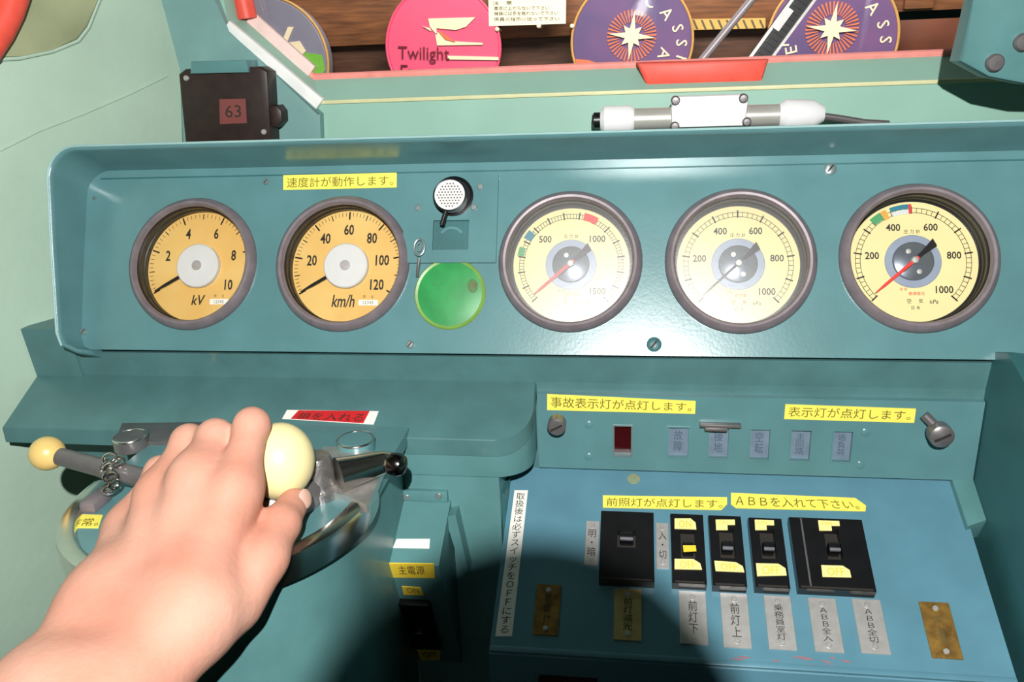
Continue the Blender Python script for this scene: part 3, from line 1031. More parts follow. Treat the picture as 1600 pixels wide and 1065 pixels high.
def pressure_style(u, v, lab, step, vmax, minor, red, marks, glass_m, dark, low):
    RD = 0.0504
    t, fr, d = gauge(u, v, lab, RD, DIALC, glass_m)
    A = lambda x: -135 + 270.0 * x / vmax
    mb = MB()
    x = 0
    while x <= vmax:
        tick(mb, fr, A(x), RD * 0.82, RD * 0.90, 0.00022, GW)
        x += minor
    x = 0
    while x <= vmax:
        tick(mb, fr, A(x), RD * 0.80, RD * 0.93, 0.0006, GW)
        x += minor * 5
    arcbox(mb, fr, -135, 135, RD * 0.815, RD * 0.822, GW - 0.0003, GW, 60)
    arcbox(mb, fr, -135, 135, RD * 0.892, RD * 0.899, GW - 0.0003, GW, 60)
    obj('tick_marks', mb, INK, d, smooth=False)
    for x in range(step, vmax + 1, step):
        a_ = math.radians(A(x))
        rr = RD * (0.64 if x < vmax else 0.66)
        obj('numeral', text_at(MB(), str(x), fr, rr * math.sin(a_), rr * math.cos(a_), GW, 0.0062, 0, 0.9, bold=0.018), INK, d, smooth=False)
    obj('lettering', text_at(MB(), '圧 力 計', fr, 0, RD * 0.50, GW, 0.0034), INK, d, smooth=False)
    mb = MB()
    text_at(mb, '空', fr, -0.004, -0.0330, GW, 0.0036)
    text_at(mb, '気', fr, 0.005, -0.0330, GW, 0.0036)
    text_at(mb, 'kPa', fr, 0.015, -0.0335, GW, 0.0034, 0, 1, shear=0.2)
    text_at(mb, '日 本', fr, 0.001, -0.0385, GW, 0.003)
    obj('lower_lettering', mb, INK, d, smooth=False)
    mb = MB()
    text_at(mb, '赤 針', fr, -0.008, -0.0232, GW, 0.0026)
    text_at(mb, low, fr, 0.002, -0.0268, GW, 0.0030)
    obj('red_lettering', mb, INKR, d, smooth=False)
    for a0, a1, m_, r0, r1 in marks:
        obj('range_mark', arcbox(MB(), fr, a0, a1, RD * r0, RD * r1, GW - 0.0002, GW + 0.0004, 4), m_, d, smooth=False)
    obj('boss', MB().lathe(fr, [(0.0222, 0.0012), (0.0222, 0.0016), (0.0217, 0.0020), (0.0162, 0.0020), (0.0160, 0.0016)], 64, cap=False), HUBB, t)
    h = obj('hub', MB().lathe(fr, [(0.0160, 0.0012), (0.0160, 0.0030), (0.0150, 0.0036), (1e-6, 0.0036)], 64), dark, t)
    for (a, b) in ((-0.004, 0.008), (0.004, -0.009)):
        obj('screw', MB().lathe(fr.moved(a, b), [(0.0022, 0.0032), (0.0020, 0.0042), (1e-6, 0.0044)], 16), SILV, h)
    if red:
        obj('needle', needle(fr, -131, 0.004, RD * 0.82, 0.0014, 0.0062), REDN, t)
    obj('needle', needle(fr, -133, 0.022, RD * (0.80 if not red else 0.3), 0.0011 if not red else 0.0018, 0.0048), BLACKW, t)
    f2 = fr.moved(0, 0, 0, -math.radians(-133))
    obj('tail', MB().prism(f2, [(-0.0012, -0.006), (-0.0034, -0.021), (0.0034, -0.023), (0.0012, -0.006)], 0.0050, 0.0060), BLACKW, t)
    obj('pivot', MB().lathe(fr, [(0.0030, 0.0036), (0.0030, 0.0072), (0.0022, 0.0080), (1e-6, 0.0082)], 20), SILV, t)


pressure_style(0.0502, -0.0050, 'pressure gauge right of the green lens, glare over its lower right', 500, 1500, 20, True,
               [(14, 30, REDN, 0.81, 0.94), (-60, -50, BLUEM, 0.82, 0.96), (-80, -70, GREENM, 0.84, 0.95)], GLASSM, HUBD, '元空気だめ')
pressure_style(0.1916, -0.0052, 'pressure gauge with a white glare and a thin black needle, second from right', 200, 1000, 20, False, [], GLASSM, HUBD, '釣合管')
pressure_style(0.3313, -0.0035, 'rightmost pressure gauge with green and blue range marks and red needle', 200, 1000, 20, True,
               [(-43, -31, GREENM, 0.83, 0.96), (-31, -25, ORANGEM, 0.80, 0.96), (-21, -3, BLUEM, 0.88, 0.96), (-21, -3, HUBG, 0.80, 0.87), (-3, 0, INKR, 0.80, 0.96)], GLASS, HUBD, '直通管圧')

# ------------------------------------------------------------------ lamp unit between the gauges
cu = [PAN.uv(*p) for p in [(636, 276), (780, 274), (781, 392), (768, 408), (640, 412)]]
lu = thing('map_lamp', 'small reading lamp unit with a white perforated cap above the green lens', 'lamp', PAN.P(cu[4][0], cu[4][1]))
sl = PAN.rect([(678, 346), (734, 346), (734, 392), (678, 392)])
u0, u1, v0, v1 = cu[0][0], cu[1][0], cu[4][1], cu[0][1]
obj('cover_plate', MB().holed(PAN, u0, u1, v0, v1, 0.0, 0.0046, [sl]), TEALP, lu, smooth=False)
obj('slot', MB().box(PAN, sl[0], sl[1], sl[2], sl[3], -0.0005, 0.0008), TEALD, lu, smooth=False)
f2 = PAN.moved((sl[0] + sl[1]) / 2, (sl[2] + sl[3]) / 2 - 0.004)
obj('dial_arc', arcbox(MB(), f2, -55, 55, 0.010, 0.0125, 0.0008, 0.0016, 8), TEALP, lu, smooth=False)
mu_, mv_ = PAN.uv(706, 309, 0.010)
fm = PAN.moved(mu_, mv_)
obj('socket', MB().lathe(fm.moved(0, 0.003), [(0.0180, 0.0046), (0.0180, 0.0058), (0.0165, 0.0065), (0.0155, 0.0050), (1e-6, 0.0049)], 40), BLACKP, lu)
cap = obj('lamp_cap', MB().lathe(fm, [(0.0125, 0.004), (0.0125, 0.014), (0.0142, 0.0145), (0.0142, 0.018), (0.0132, 0.0192), (0.0128, 0.0185), (1e-6, 0.0185)], 48), WHITEM, lu)
mb = MB()
for i in range(-4, 5):
    for j in range(-4, 5):
        x, y = i * 0.0027 + (0.00135 if j % 2 else 0), j * 0.0025
        if x * x + y * y < 0.0112 ** 2:
            mb.lathe(fm.moved(x, y), [(0.0008, 0.0184), (0.0008, 0.0188), (1e-6, 0.0188)], 8)
obj('perforation', mb, INKG, cap, smooth=False)
obj('ring', MB().torus(fm.moved(0, 0, 0.0185), 0.0140, 0.0009, 48, 8), BLACKP, cap)
a_ = PAN.px(697, 329, 0.017)
b_ = PAN.px(690, 351, 0.014)
obj('lever', MB().tube([a_, (a_ + b_) / 2, b_], 0.0021, 12), BLACKP, lu)
for p in [(655, 327), (752, 294), (742, 326)]:
    u, v = PAN.uv(*p)
    obj('screw', screw(MB(), PAN.moved(0, 0, 0.0046), u, v, 0.0030, 0.0012), SCREW, lu)

gu, gv = PAN.uv(703, 459)
fg = PAN.moved(gu, gv)
gt = thing('indicator_lens', 'round green indicator lens with a rusty spot below the reading lamp', 'indicator lens', fg.P(0, -0.03))
RG = 0.0315
obj('lens', MB().lathe(fg, [(RG * 0.90, 0.0), (RG * 0.90, 0.0012), (RG * 0.7, 0.0020), (RG * 0.4, 0.0026), (1e-6, 0.0028)], 64), GREENL, gt)
obj('edge_ring', MB().lathe(fg, [(RG, 0.0), (RG, 0.0008), (RG * 0.97, 0.0018), (RG * 0.90, 0.0012)], 64, cap=False), GREENR, gt)
ru, rv = PAN.uv(738, 448)
mb = MB()
mb.ball(PAN.P(ru, rv, 0.0018), 0.0052, 20, (1, 1.25, 0.15), Frame(PAN.P(ru, rv, 0.0018), PAN.x, PAN.y, PAN.z))
obj('rust_spot', mb, mat('rust_green', (98, 92, 62), 0.7, scale=200, rgb2=(70, 140, 76)), gt)
kr = thing('key_ring', 'small steel ring on a stem hanging left of the green lens', 'ring', PAN.px(652, 432))
ku, kv = PAN.uv(655, 386, 0.008)
obj('loop', MB().torus(Frame(PAN.P(ku, kv, 0.008), PAN.x * 0.75, PAN.y * 1.15, PAN.z), 0.0062, 0.0011, 32, 8).torus(Frame(PAN.P(ku, kv, 0.008), PAN.x * 0.55, PAN.y, PAN.z), 0.0036, 0.0006, 24, 6), SCREW, kr)
obj('stem', MB().tube([PAN.px(655, 403, 0.008), PAN.px(653, 418, 0.006), PAN.px(652, 432, 0.002)], 0.0014, 10), STEEL, kr)

# ------------------------------------------------------------------ things on the sill
LF = Frame(WAL.P(*WAL.uv(1110, 176, 0.03), 0.03), WAL.x, WAL.y, WAL.z)
lampf = thing('tube_lamp', 'chrome ended tube lamp with a white cover plate on the window sill wall', 'lamp', LF.P(0, -0.02, -0.03))
ua = WAL.uv(948, 182, 0.03)[0] - LF.o[0]
ub = WAL.uv(1262, 182, 0.03)[0] - LF.o[0]
mk = lambda x0, x1, r0, r1=None: MB().tube([LF.P(x0, -0.004), LF.P(x1, -0.004)], [r0, r1 or r0], 28)
obj('tube', mk(ua, ub, 0.0100), mat('tube_grey', (190, 188, 180), 0.35, metal=0.3), lampf)
obj('end_cap', MB().tube([LF.P(x, -0.004) for x in (ua - 0.006, ua - 0.002, ua + 0.022, ua + 0.026)], [0.009, 0.0132, 0.0132, 0.0104], 28), WHITEM, lampf)
obj('end_cap', MB().tube([LF.P(x, -0.004) for x in (ub - 0.026, ub - 0.02, ub + 0.004, ub + 0.014)], [0.0104, 0.0142, 0.0130, 0.007], 28), WHITEM, lampf)
obj('end_knob', MB().tube([LF.P(x, -0.004) for x in (ua - 0.014, ua - 0.012, ua - 0.005)], [0.005, 0.0075, 0.0075], 20), BLACKP, lampf)
obj('cable', MB().tube([LF.P(ub + 0.012, -0.006), LF.P(ub + 0.03, -0.009), LF.P(ub + 0.05, -0.013), LF.P(ub + 0.072, -0.015)], 0.0035, 10), STEEL, lampf)
pu0 = WAL.uv(1050, 170, 0.045)[0] - LF.o[0]
pu1 = WAL.uv(1166, 170, 0.045)[0] - LF.o[0]
obj('bracket', MB().box(LF, pu0 + 0.01, pu1 - 0.01, -0.022, 0.008, -0.03, -0.006), STEEL, lampf, smooth=False)
cp = obj('cover_plate', MB().prism(LF, [(pu0, -0.012), (pu1, -0.012), (pu1 + 0.002, 0.010), (pu1 - 0.006, 0.0165), (pu0 + 0.002, 0.0165), (pu0 - 0.001, 0.006)], 0.004, 0.0145, bev=0.003), WHITEM, lampf)
for (x, y) in [(pu0 + 0.003, 0.013), (pu1 - 0.003, 0.013), (pu0 + 0.003, -0.010), (pu1 + 0.001, -0.008)]:
    obj('screw', MB().lathe(LF.moved(x, y, 0.0), [(0.0042, 0.010), (0.0042, 0.0165), (0.003, 0.018), (1e-6, 0.0182)], 12), STEEL, cp)

# dark box on the pillar
BX = Frame((0, 0.126, 1.1), (1, 0, 0), (0, 0, 1), (0, -1, 0))
q = [tuple(BX.uv(*p)) for p in [(278, 116), (288, 108), (405, 104), (417, 112), (424, 232), (290, 236)]]
bx = thing('junction_box', 'dark brown box with a red sticker beside the window pillar', 'box', BX.P(q[5][0], q[5][1]))
obj('body', MB().prism(BX, q, -0.022, 0.0, bev=0.003), BLACKB, bx)
q = [tuple(BX.uv(*p, -0.002)) for p in [(302, 96), (388, 94), (392, 113), (301, 115)]]
obj('top_tab', MB().prism(BX, q, -0.022, 0.003, bev=0.001), TEAL, bx)
q = [tuple(BX.uv(*p)) for p in [(418, 166), (430, 165), (437, 174), (438, 190), (430, 200), (420, 200)]]
obj('lug', MB().prism(BX, q, -0.020, -0.004, bev=0.003), BLACKB, bx)
st = label('sticker', BX, [(343, 155), (384, 154), (386, 192), (344, 194)], '63', mat('sticker_red', (122, 62, 58), 0.6), INK, None, parent=bx, mu=0.2, mv=0.25)
for p in [(292, 122), (413, 206)]:
    u, v = BX.uv(*p)
    obj('bolt', MB().lathe(BX.moved(u, v), [(0.0028, -0.001), (0.0028, 0.002), (0.0018, 0.003), (1e-6, 0.0032)], 12), SILV, bx)

# grey-green cabinet hanging at the upper right
CB = Frame(pt(1540, 90, 0.65), (1, 0, 0), (0, 0, 1), (0, -1, 0))
q = [tuple(CB.uv(*p)) for p in [(1499, 96), (1545, 121), (1605, 133), (1700, 150), (1720, -300), (1560, -240), (1522, 0)]]
q[4] = (0.80 - CB.o[0], q[4][1])
q[3] = (0.80 - CB.o[0], q[3][1] - 0.01)
cb = thing('wall_cabinet', 'teal metal cabinet hanging at the upper right window corner', 'cabinet', CB.P(q[1][0], q[1][1]))
obj('body', MB().prism(CB, q, -0.022, 0.0, bev=0.004), TEAL, cb)
for p, rr in [((1553, 98), 0.0068), ((1597, 66), 0.0068)]:
    u, v = CB.uv(*p)
    o = obj('screw', MB().lathe(CB.moved(u, v), [(rr, -0.001), (rr, 0.003), (rr * .8, 0.0045), (1e-6, 0.0048)], 24), STEEL, cb)

# ------------------------------------------------------------------ indicator box (right, below the panel)
ind = thing('indicator_unit', 'teal indicator strip with one dark red and five grey blue windows', 'indicator panel', FAS.P(0.2, -0.07))
u0, v1 = FAS.uv(840, 611)
u1 = XS - 0.001
vb = FAS.uv(1180, 735)[1]
IT = 0.006
hol = []
wins = [([(960, 665), (986, 665), (986, 706), (960, 706)], REDD, ''), ([(1046, 667), (1076, 668), (1075, 715), (1043, 713)], INDW, '故\n障'),
        ([(1108, 669), (1138, 670), (1138, 716), (1107, 715)], INDW, '接\n地'), ([(1174, 671), (1203, 672), (1201, 718), (1170, 718)], INDW, '空\n転'),
        ([(1238, 672), (1268, 672), (1264, 720), (1233, 720)], INDW, '主\n回\n路'), ([(1304, 674), (1332, 674), (1329, 721), (1299, 721)], INDW, '過\n負\n荷')]
vv = []
for qd, m_, tx in wins:
    a = FAS.rect(qd, IT)
    hol.append(a)
vlo, vhi = np.mean([h[2] for h in hol]), np.mean([h[3] for h in hol])
hol = [(h[0], h[1], vlo, vhi) for h in hol]
obj('plate', MB().holed(FAS, u0, u1, vb, v1, 0.0, IT, hol), TEALP, ind, smooth=False)
for k, (h, (qd, m_, tx)) in enumerate(zip(hol, wins)):
    o = obj('indicator_window', MB().box(FAS, h[0], h[1], h[2], h[3], -0.0005, 0.0008 if k == 0 else 0.0025), m_, ind, smooth=False)
    o['label'] = 'dark red indicator window' if k == 0 else 'grey blue indicator window'
    if tx:
        z = 0.0027
        obj('lettering', text_quad(MB(), tx, [FAS.P(h[0], h[3], z), FAS.P(h[1], h[3], z), FAS.P(h[1], h[2], z), FAS.P(h[0], h[2], z)], 0.28, 0.14), INKI, o, smooth=False)
    e = 0.0012
    obj('frame', MB().holed(FAS, h[0] - e, h[1] + e, h[2] - e, h[3] + e, IT - 0.0003, IT + 0.0007, [h]), SCREW if k == 0 else TEALP, o, smooth=False)
for p, rr in [((920, 663), .0035), ((920, 713), .0035), ((1352, 675), .0035), ((1344, 726), .0035)]:
    u, v = FAS.uv(*p, IT)
    obj('screw', screw(MB(), FAS.moved(0, 0, IT), u, v, rr, 0.0012), TEALP, ind)
for p, rr in [((872, 654), .0078), ((1461, 668), .0094)]:
    u, v = FAS.uv(*p, IT)
    f2 = FAS.moved(u, v, IT)
    o = obj('thumb_screw', MB().lathe(f2, [(rr * .5, -0.001), (rr * .5, 0.006), (rr, 0.007), (rr * 1.02, 0.011), (rr, 0.017), (rr * .8, 0.0185), (1e-6, 0.019)], 36), STEEL, ind)
    obj('slot', MB().box(f2.moved(0, 0, 0, 0.5), -rr * .7, rr * .7, -rr * .1, rr * .1, 0.0185, 0.0196), INK, o, smooth=False)
a_, b_ = FAS.px(1444, 648, IT + 0.003), FAS.px(1458, 662, IT + 0.006)
obj('latch', MB().tube([a_, b_], 0.004, 12), STEEL, ind)
cu0, cv0 = FAS.uv(1125, 662, IT)
f2 = FAS.moved(cu0, cv0, IT)
o = obj('spring_clip', MB().box(f2, -0.017, 0.017, -0.0012, 0.0016, -0.0005, 0.0060, bev=0.0006).box(f2, -0.013, 0.006, -0.0042, -0.001, 0.001, 0.0070, bev=0.001), STEEL)
tag(o, 'small steel spring clip above the third indicator window', 'clip')
label('tape_label', FAS, [(855, 615), (1087, 626), (1086, 646), (855, 640)], '事故表示灯が点灯します。', YEL, INKY, 'yellow tape label above the dark red indicator window', w_=IT, mu=0.025)
label('tape_label', FAS, [(1227, 631), (1431, 638), (1428, 660), (1225, 654)], '表示灯が点灯します。', YEL, INKY, 'yellow tape label left of the right thumb screw', w_=IT, mu=0.03)
obj('dial_mark', MB().lathe(LOW.moved(*LOW.uv(990, 748)), [(0.0055, -0.0004), (0.0055, 0.0003), (0.004, 0.0005), (1e-6, 0.0005)], 24), mat('scuff', (110, 140, 120), 0.6, scale=300, rgb2=(150, 150, 110)), con)

# ------------------------------------------------------------------ switches on the desk
label('tape_label', LOW, [(942, 774), (1135, 777), (1135, 797), (942, 793)], '前照灯が点灯します。', YEL, INKY, 'yellow tape label above the large square dimmer switch', mu=0.03,
      poly=[(942, 774), (1136, 777), (1136, 788), (1127, 797), (942, 793)])
label('tape_label', LOW, [(1144, 770), (1342, 779), (1352, 799), (1143, 793)], 'ＡＢＢを入れて下さい。', YEL, INKY, 'yellow tape label right of centre with a cut corner above the double breaker', mu=0.03,
      poly=[(1142, 770), (1336, 778), (1353, 790), (1352, 799), (1150, 794), (1142, 788)])


def breaker(quad, lab, on_q, off_q, tog, half=False, dimmer=False, divider=None):
    u0, u1, v0, v1 = LOW.rect(quad, 0.010)
    H = 0.010
    t = thing('breaker_switch' if not dimmer else 'dimmer_switch', lab, 'switch', LOW.P((u0 + u1) / 2, v0), 'black switches on the desk')
    tu, tv = LOW.uv(*tog, H)
    hw, hh = (0.0058, 0.0135) if not dimmer else (0.0075, 0.0075)
    mb = MB()
    mb.holed(LOW, u0, u1, v0, v1, 0.0, H, [(tu - hw, tu + hw, tv - hh, tv + hh)])
    obj('body', mb, BLACKP, t, smooth=False)
    obj('well', MB().box(LOW, tu - hw, tu + hw, tv - hh, tv + hh, -0.0003, 0.003), INK, t, smooth=False)
    fl = LOW.moved(tu, tv + (0.001 if dimmer else -0.004), 0.003)
    tg = obj('toggle', MB().box(fl, -hw * 0.75, hw * 0.75, -0.0035, 0.0045, 0, 0.0105, bev=0.0012), BLACKP, t)
    obj('tip', MB().box(fl, -hw * 0.72, hw * 0.72, -0.0036, -0.0012, 0.0085, 0.0113, bev=0.0006), mat('toggle_tip', (110, 112, 118), 0.35), tg)
    if divider:
        d0, d1 = LOW.uv(*divider[0], H), LOW.uv(*divider[1], H)
        uu = (d0[0] + d1[0]) / 2
        obj('divider', MB().box(LOW, uu - 0.0007, uu + 0.0007, v0 + 0.001, v1 - 0.001, H - 0.0004, H + 0.0004), STEEL, t, smooth=False)
    for qd, tx, nm in ((on_q, 'ON', 'on_label'), (off_q, 'OFF', 'off_label')):
        if qd:
            a4, b4, c4, e4 = [np.array(p, float) for p in qd]
            cut = None
            if nm == 'on_label' and qd[0][0] > 1100:      # torn lower right corner
                cut = [tuple(p) for p in (a4, b4, b4 * .5 + c4 * .5, (b4 + c4) * .3 + (a4 + e4) * .2, c4 * .6 + e4 * .4, e4)]
            elif nm == 'off_label' or qd[0][0] < 1100:    # snipped upper right corner
                cut = [tuple(p) for p in (a4, a4 * .22 + b4 * .78, b4 * .62 + c4 * .38, c4, e4)]
            tq_ = qd if not cut or len(cut) < 6 else [tuple(a4), tuple(b4 * .8 + a4 * .2), tuple((b4 * .8 + a4 * .2) * .5 + (c4 * .8 + e4 * .2) * .5), tuple(a4 * .5 + e4 * .5)]
            label(nm, LOW, tq_, tx, CREAML, YELD, None, parent=t, w_=H + 0.0002, mu=0.2, mv=0.16, poly=cut)
    obj('foot', MB().box(LOW, u0 + 0.002, u1 - 0.002, v0 + 0.0005, v0 + 0.002, H - 0.0005, H + 0.0006), INK, t, smooth=False)
    return t


breaker([(939, 798), (1021, 800), (1023, 908), (936, 906)], 'large square black dimmer switch, leftmost on the desk', None, None, (979, 842), dimmer=True)
t = breaker([(1049, 803), (1098, 803), (1105, 912), (1049, 911)], 'narrow black breaker with yellow sticker on its toggle, right of the dimmer', [(1054, 810), (1086, 810), (1088, 827), (1054, 826)],
            [(1054, 873), (1092, 874), (1097, 890), (1054, 889)], (1075, 850))
label('sticker', LOW, [(1067, 852), (1087, 852), (1088, 861), (1068, 862)], '', YELD, INK, None, parent=t, w_=0.0145)
breaker([(1106, 805), (1157, 806), (1168, 916), (1115, 915)], 'middle narrow black breaker above the 前灯上 plate', [(1118, 812), (1148, 812), (1149, 828), (1119, 828)],
        [(1116, 876), (1159, 879), (1163, 894), (1118, 892)], (1136, 848))
breaker([(1168, 808), (1220, 810), (1236, 919), (1182, 917)], 'narrow black breaker just left of the wide double breaker', [(1179, 812), (1209, 813), (1210, 828), (1180, 828)],
        [(1181, 880), (1226, 881), (1229, 899), (1183, 900)], (1200, 849))
breaker([(1232, 808), (1342, 811), (1374, 923), (1249, 920)], 'wide black double breaker at the right of the row', [(1278, 813), (1311, 814), (1313, 829), (1280, 829)],
        [(1283, 883), (1326, 884), (1330, 902), (1285, 901)], (1302, 850), divider=((1251, 811), (1268, 920)))


def plate(quad, body, material, lab, ink=INK, group='metal name plates on the desk', rough=True, name='name_plate', sc_r=0.0022, mv=0.19, mu=0.33):
    u0, u1, v0, v1 = LOW.rect(quad)
    cu_, cv_ = (u0 + u1) / 2, (v0 + v1) / 2
    t = tag(obj(name, MB().box(LOW, u0, u1, v0, v1, -0.0003, 0.0012, bev=0.0003, seg=1), material), lab, 'plate', group)
    z = 0.0014
    if body:
        mb = text_quad(MB(), '\n'.join(body), [LOW.P(u0, v1, z), LOW.P(u1, v1, z), LOW.P(u1, v0, z), LOW.P(u0, v0, z)], mu, mv)
        obj('lettering', mb, ink, t, smooth=False)
    for yy in (v1 - 0.0052, v0 + 0.0052):
        obj('screw', screw(MB(), LOW.moved(0, 0, 0.0012), cu_, yy, sc_r, 0.0014), SILV, t)
    return t


plate([(840, 913), (878, 914), (871, 993), (831, 992)], '非常灯', BRASS, 'dark tarnished brass plate in shadow at the left of the desk', INK, mu=0.36)
plate([(960, 919), (1002, 921), (1003, 1002), (959, 1000)], '前灯減光', BRASSC, 'dull brass name plate below the square dimmer', INK)
plate([(1060, 923), (1103, 925), (1106, 1008), (1063, 1006)], '前灯下', SILV, 'aluminium name plate lettered 前灯下')
plate([(1125, 926), (1167, 929), (1175, 1014), (1130, 1011)], '前灯上', SILV, 'aluminium name plate lettered 前灯上')
plate([(1192, 931), (1233, 931), (1247, 1017), (1202, 1014)], '乗務員室灯', SILV, 'aluminium name plate with five small characters', mv=0.17)
plate([(1260, 934), (1304, 935), (1320, 1021), (1275, 1018)], 'ＡＢＢ全入', SILV, 'aluminium name plate lettered ＡＢＢ全入')
plate([(1329, 936), (1374, 937), (1393, 1023), (1347, 1021)], 'ＡＢＢ全切', SILV, 'aluminium name plate lettered ＡＢＢ全切, rightmost of the silver plates')
plate([(1434, 940), (1480, 942), (1507, 1031), (1457, 1028)], '予備', BRASS, 'worn brass plate alone at the right of the desk', mat('ink_faded', (92, 78, 40), 0.7), mv=0.26, mu=0.38)
plate([(915, 814), (935, 815), (936, 884), (914, 883)], '明・暗', SILV, 'narrow plate on the left of the square dimmer', group='narrow plates', mu=0.2, mv=0.2, sc_r=0.0017)
plate([(1024, 817), (1044, 818), (1047, 889), (1026, 888)], '入・切', SILV, 'narrow plate between the square dimmer and the first breaker', group='narrow plates', mu=0.2, mv=0.2, sc_r=0.0017)
label('vertical_label', LOW, [(804, 766), (825, 766), (800, 994), (774, 994)], '取扱後は必ずスイッチをＯＦＦにする', WHITEL, INK, 'long white vertical label at the left edge of the desk', vertical=True, mu=0.18, mv=0.02, group='white labels')
# bottom: dark red stop below the desk edge
o = obj('red_stop', MB().box(FAS, 0.035, 0.08, -0.19, -0.17, 0.152, 0.158, bev=0.001), REDD, con)

rs = random.Random(3)
mb = MB()
for k in range(16):
    x, y = rs.uniform(1090, 1330), rs.uniform(1026, 1042)
    u, v = LOW.uv(x, y)
    a = rs.uniform(0.001, 0.006)
    mb.prism(LOW.moved(u, v, 0, rs.uniform(-.3, .3)), [(-a, 0), (-a * .3, 0.0009), (a, 0.0004), (a * .4, -0.0007)], -0.0002, 0.0003)
obj('scuff', mb, mat('red_scuff', (150, 104, 112), 0.7), con, smooth=False)
# ------------------------------------------------------------------ main switch box in the middle
O = hit(664, 782, (0, FRONTY, 0), (0, 1, 0))
MSF = Frame((0, FRONTY, 0.8073), (1, 0, 0), (0, c27, s27), (0, -s27, c27))
mx0, mx1 = -0.0910, -0.0485
msw = thing('main_switch_box', 'narrow teal box with yellow labels and a black main switch', 'switch box', (-.07, -.12, 0.58))
p1 = (FRONTY - 0.0535, 0.8073 - 0.0535 * math.tan(LEAN))
p2 = (p1[0] + 0.075, p1[1] - 0.19)
obj('body', MB().prism(Yz, [(FRONTY + 0.004, 0.8073), (FRONTY, 0.8073), p1, p2, (FRONTY + 0.004, p2[1])], mx0, mx1), TEAL, msw, smooth=False)
dn_ = unit(np.array([0, p2[0] - p1[0], p2[1] - p1[1]]))
MFF = Frame((0, p1[0], p1[1]), (1, 0, 0), -dn_, np.cross([1, 0, 0], -dn_))
label('white_sticker', MSF, [(620, 842), (672, 842), (671, 857), (614, 856)], '', WHITEL, INK, 'blank white sticker on the sloping top of the main switch box', cat='sticker', group='white labels')
label('tape_label', MFF, [(603, 879), (678, 880), (680, 902), (610, 901)], '主電源', YELD, INK, 'amber label lettered 主電源 on the main switch box', mu=0.22, mv=0.2)
label('tape_label', MFF, [(628, 915), (657, 917), (663, 929), (631, 928)], 'ON', YELD, INKG, 'small amber ON label above the black main switch', mu=0.2, mv=0.2)
u0, u1, v0, v1 = MFF.rect([(628, 936), (678, 936), (684, 1004), (642, 1004)])
bs = obj('switch', MB().box(MFF, u0, u1, v0, v1, -0.001, 0.006, bev=0.001), BLACKP, msw)
cu_, cv_ = (u0 + u1) / 2, (v0 + v1) / 2
obj('toggle', MB().box(MFF, cu_ - 0.005, cu_ + 0.005, cv_ - 0.006, cv_ + 0.004, 0.006, 0.014, bev=0.0015), BLACKP, bs)
label('tape_label', MFF, [(652, 1015), (688, 1015), (688, 1030), (658, 1030)], 'OFF', YELD, INKG, 'small amber OFF label below the black main switch', mu=0.2, mv=0.2)
label('tape_label', MFF, [(666, 1034), (684, 1034), (685, 1058), (671, 1058)], '', YELD, INK, 'small upright amber tape at the bottom of the main switch box')
# small hinge strip with two screws above it
mb = MB().box(FRO, mx0 + 0.002, mx1 - 0.002, FRO.uv(660, 782)[1], FRO.uv(660, 766)[1], -0.004, 0.0015, bev=0.0006)
hs = obj('hinge_strip', mb, TEAL, msw)
for p in [(636, 775), (686, 773)]:
    u, v = FRO.uv(*p)
    obj('screw', screw(MB(), FRO.moved(0, 0, 0.0015), u, v, 0.003, 0.0015), SCREW, hs)

# red and white label on the ledge
rl = obj('warning_label', MB().prism(LED, [tuple(LED.uv(*p)) for p in [(449, 641), (592, 643), (584, 664), (441, 655)]], -0.0006, 0.0009), WHITEL, smooth=False)
tag(rl, 'white label with a slanted red centre on the ledge behind the knob', 'label')
rc = obj('red_field', MB().prism(LED, [tuple(LED.uv(*p)) for p in [(467, 642), (578, 643), (568, 662), (455, 655)]], 0.0008, 0.0012), REDL, rl, smooth=False)
obj('lettering', text_quad(MB(), '鎖を入れる', [LED.px(*p, 0.0014) for p in [(467, 642), (578, 643), (568, 662), (455, 655)]], 0.04, 0.14), INK, rc, smooth=False)

# ------------------------------------------------------------------ master controller
ZR = 0.872
CC = np.array([-0.187, -0.2006])
RR = 0.1096
MCF = Frame((CC[0], CC[1], ZR), (1, 0, 0), (0, 1, 0), (0, 0, 1))
mc = thing('master_controller', 'half round master controller with chrome ring and teal top on the console', 'controller', (CC[0], CC[1], 0.0))
BK = 0.122                                            # how far the top reaches back under the ledge


def dshape(r, back, seg=56):
    pts = []
    for k in range(seg + 1):
        a = math.pi + math.pi * k / seg
        pts.append((r * math.cos(a), r * math.sin(a)))
    return pts + [(r, back), (-r, back)]


obj('top_plate', MB().prism(MCF, dshape(RR - 0.004, BK), -0.012, 0.0), TEALP, mc, smooth=False)
mb = MB()
prof = [(RR - 0.0135, 0.0), (RR - 0.012, 0.0035), (RR - 0.006, 0.0045), (RR - 0.001, 0.003), (RR, -0.001), (RR, -0.015), (RR - 0.004, -0.017), (RR - 0.0135, -0.017)]
vs, fs = [], []
S = 90
A0, A1_ = math.radians(-185), math.radians(32)
for k in range(S + 1):
    a = A0 + (A1_ - A0) * k / S
    for r_, z_ in prof:
        vs.append(MCF.P(r_ * math.cos(a), r_ * math.sin(a), z_))
n = len(prof)
for k in range(S):
    for i in range(n):
        j = (i + 1) % n
        fs.append((k * n + i, (k + 1) * n + i, (k + 1) * n + j, k * n + j))
fs.append(tuple(range(n)))
fs.append(tuple(S * n + i for i in range(n))[::-1])
obj('ring', MB().add(vs, fs), CHROME, mc)
ped = MB()
prof = []
pts_ = dshape(RR - 0.010, 0.112)
vs, fs = [], []
lv = [(1.0, -0.012), (0.985, -0.06), (0.97, -0.20), (1.0, -ZR)]
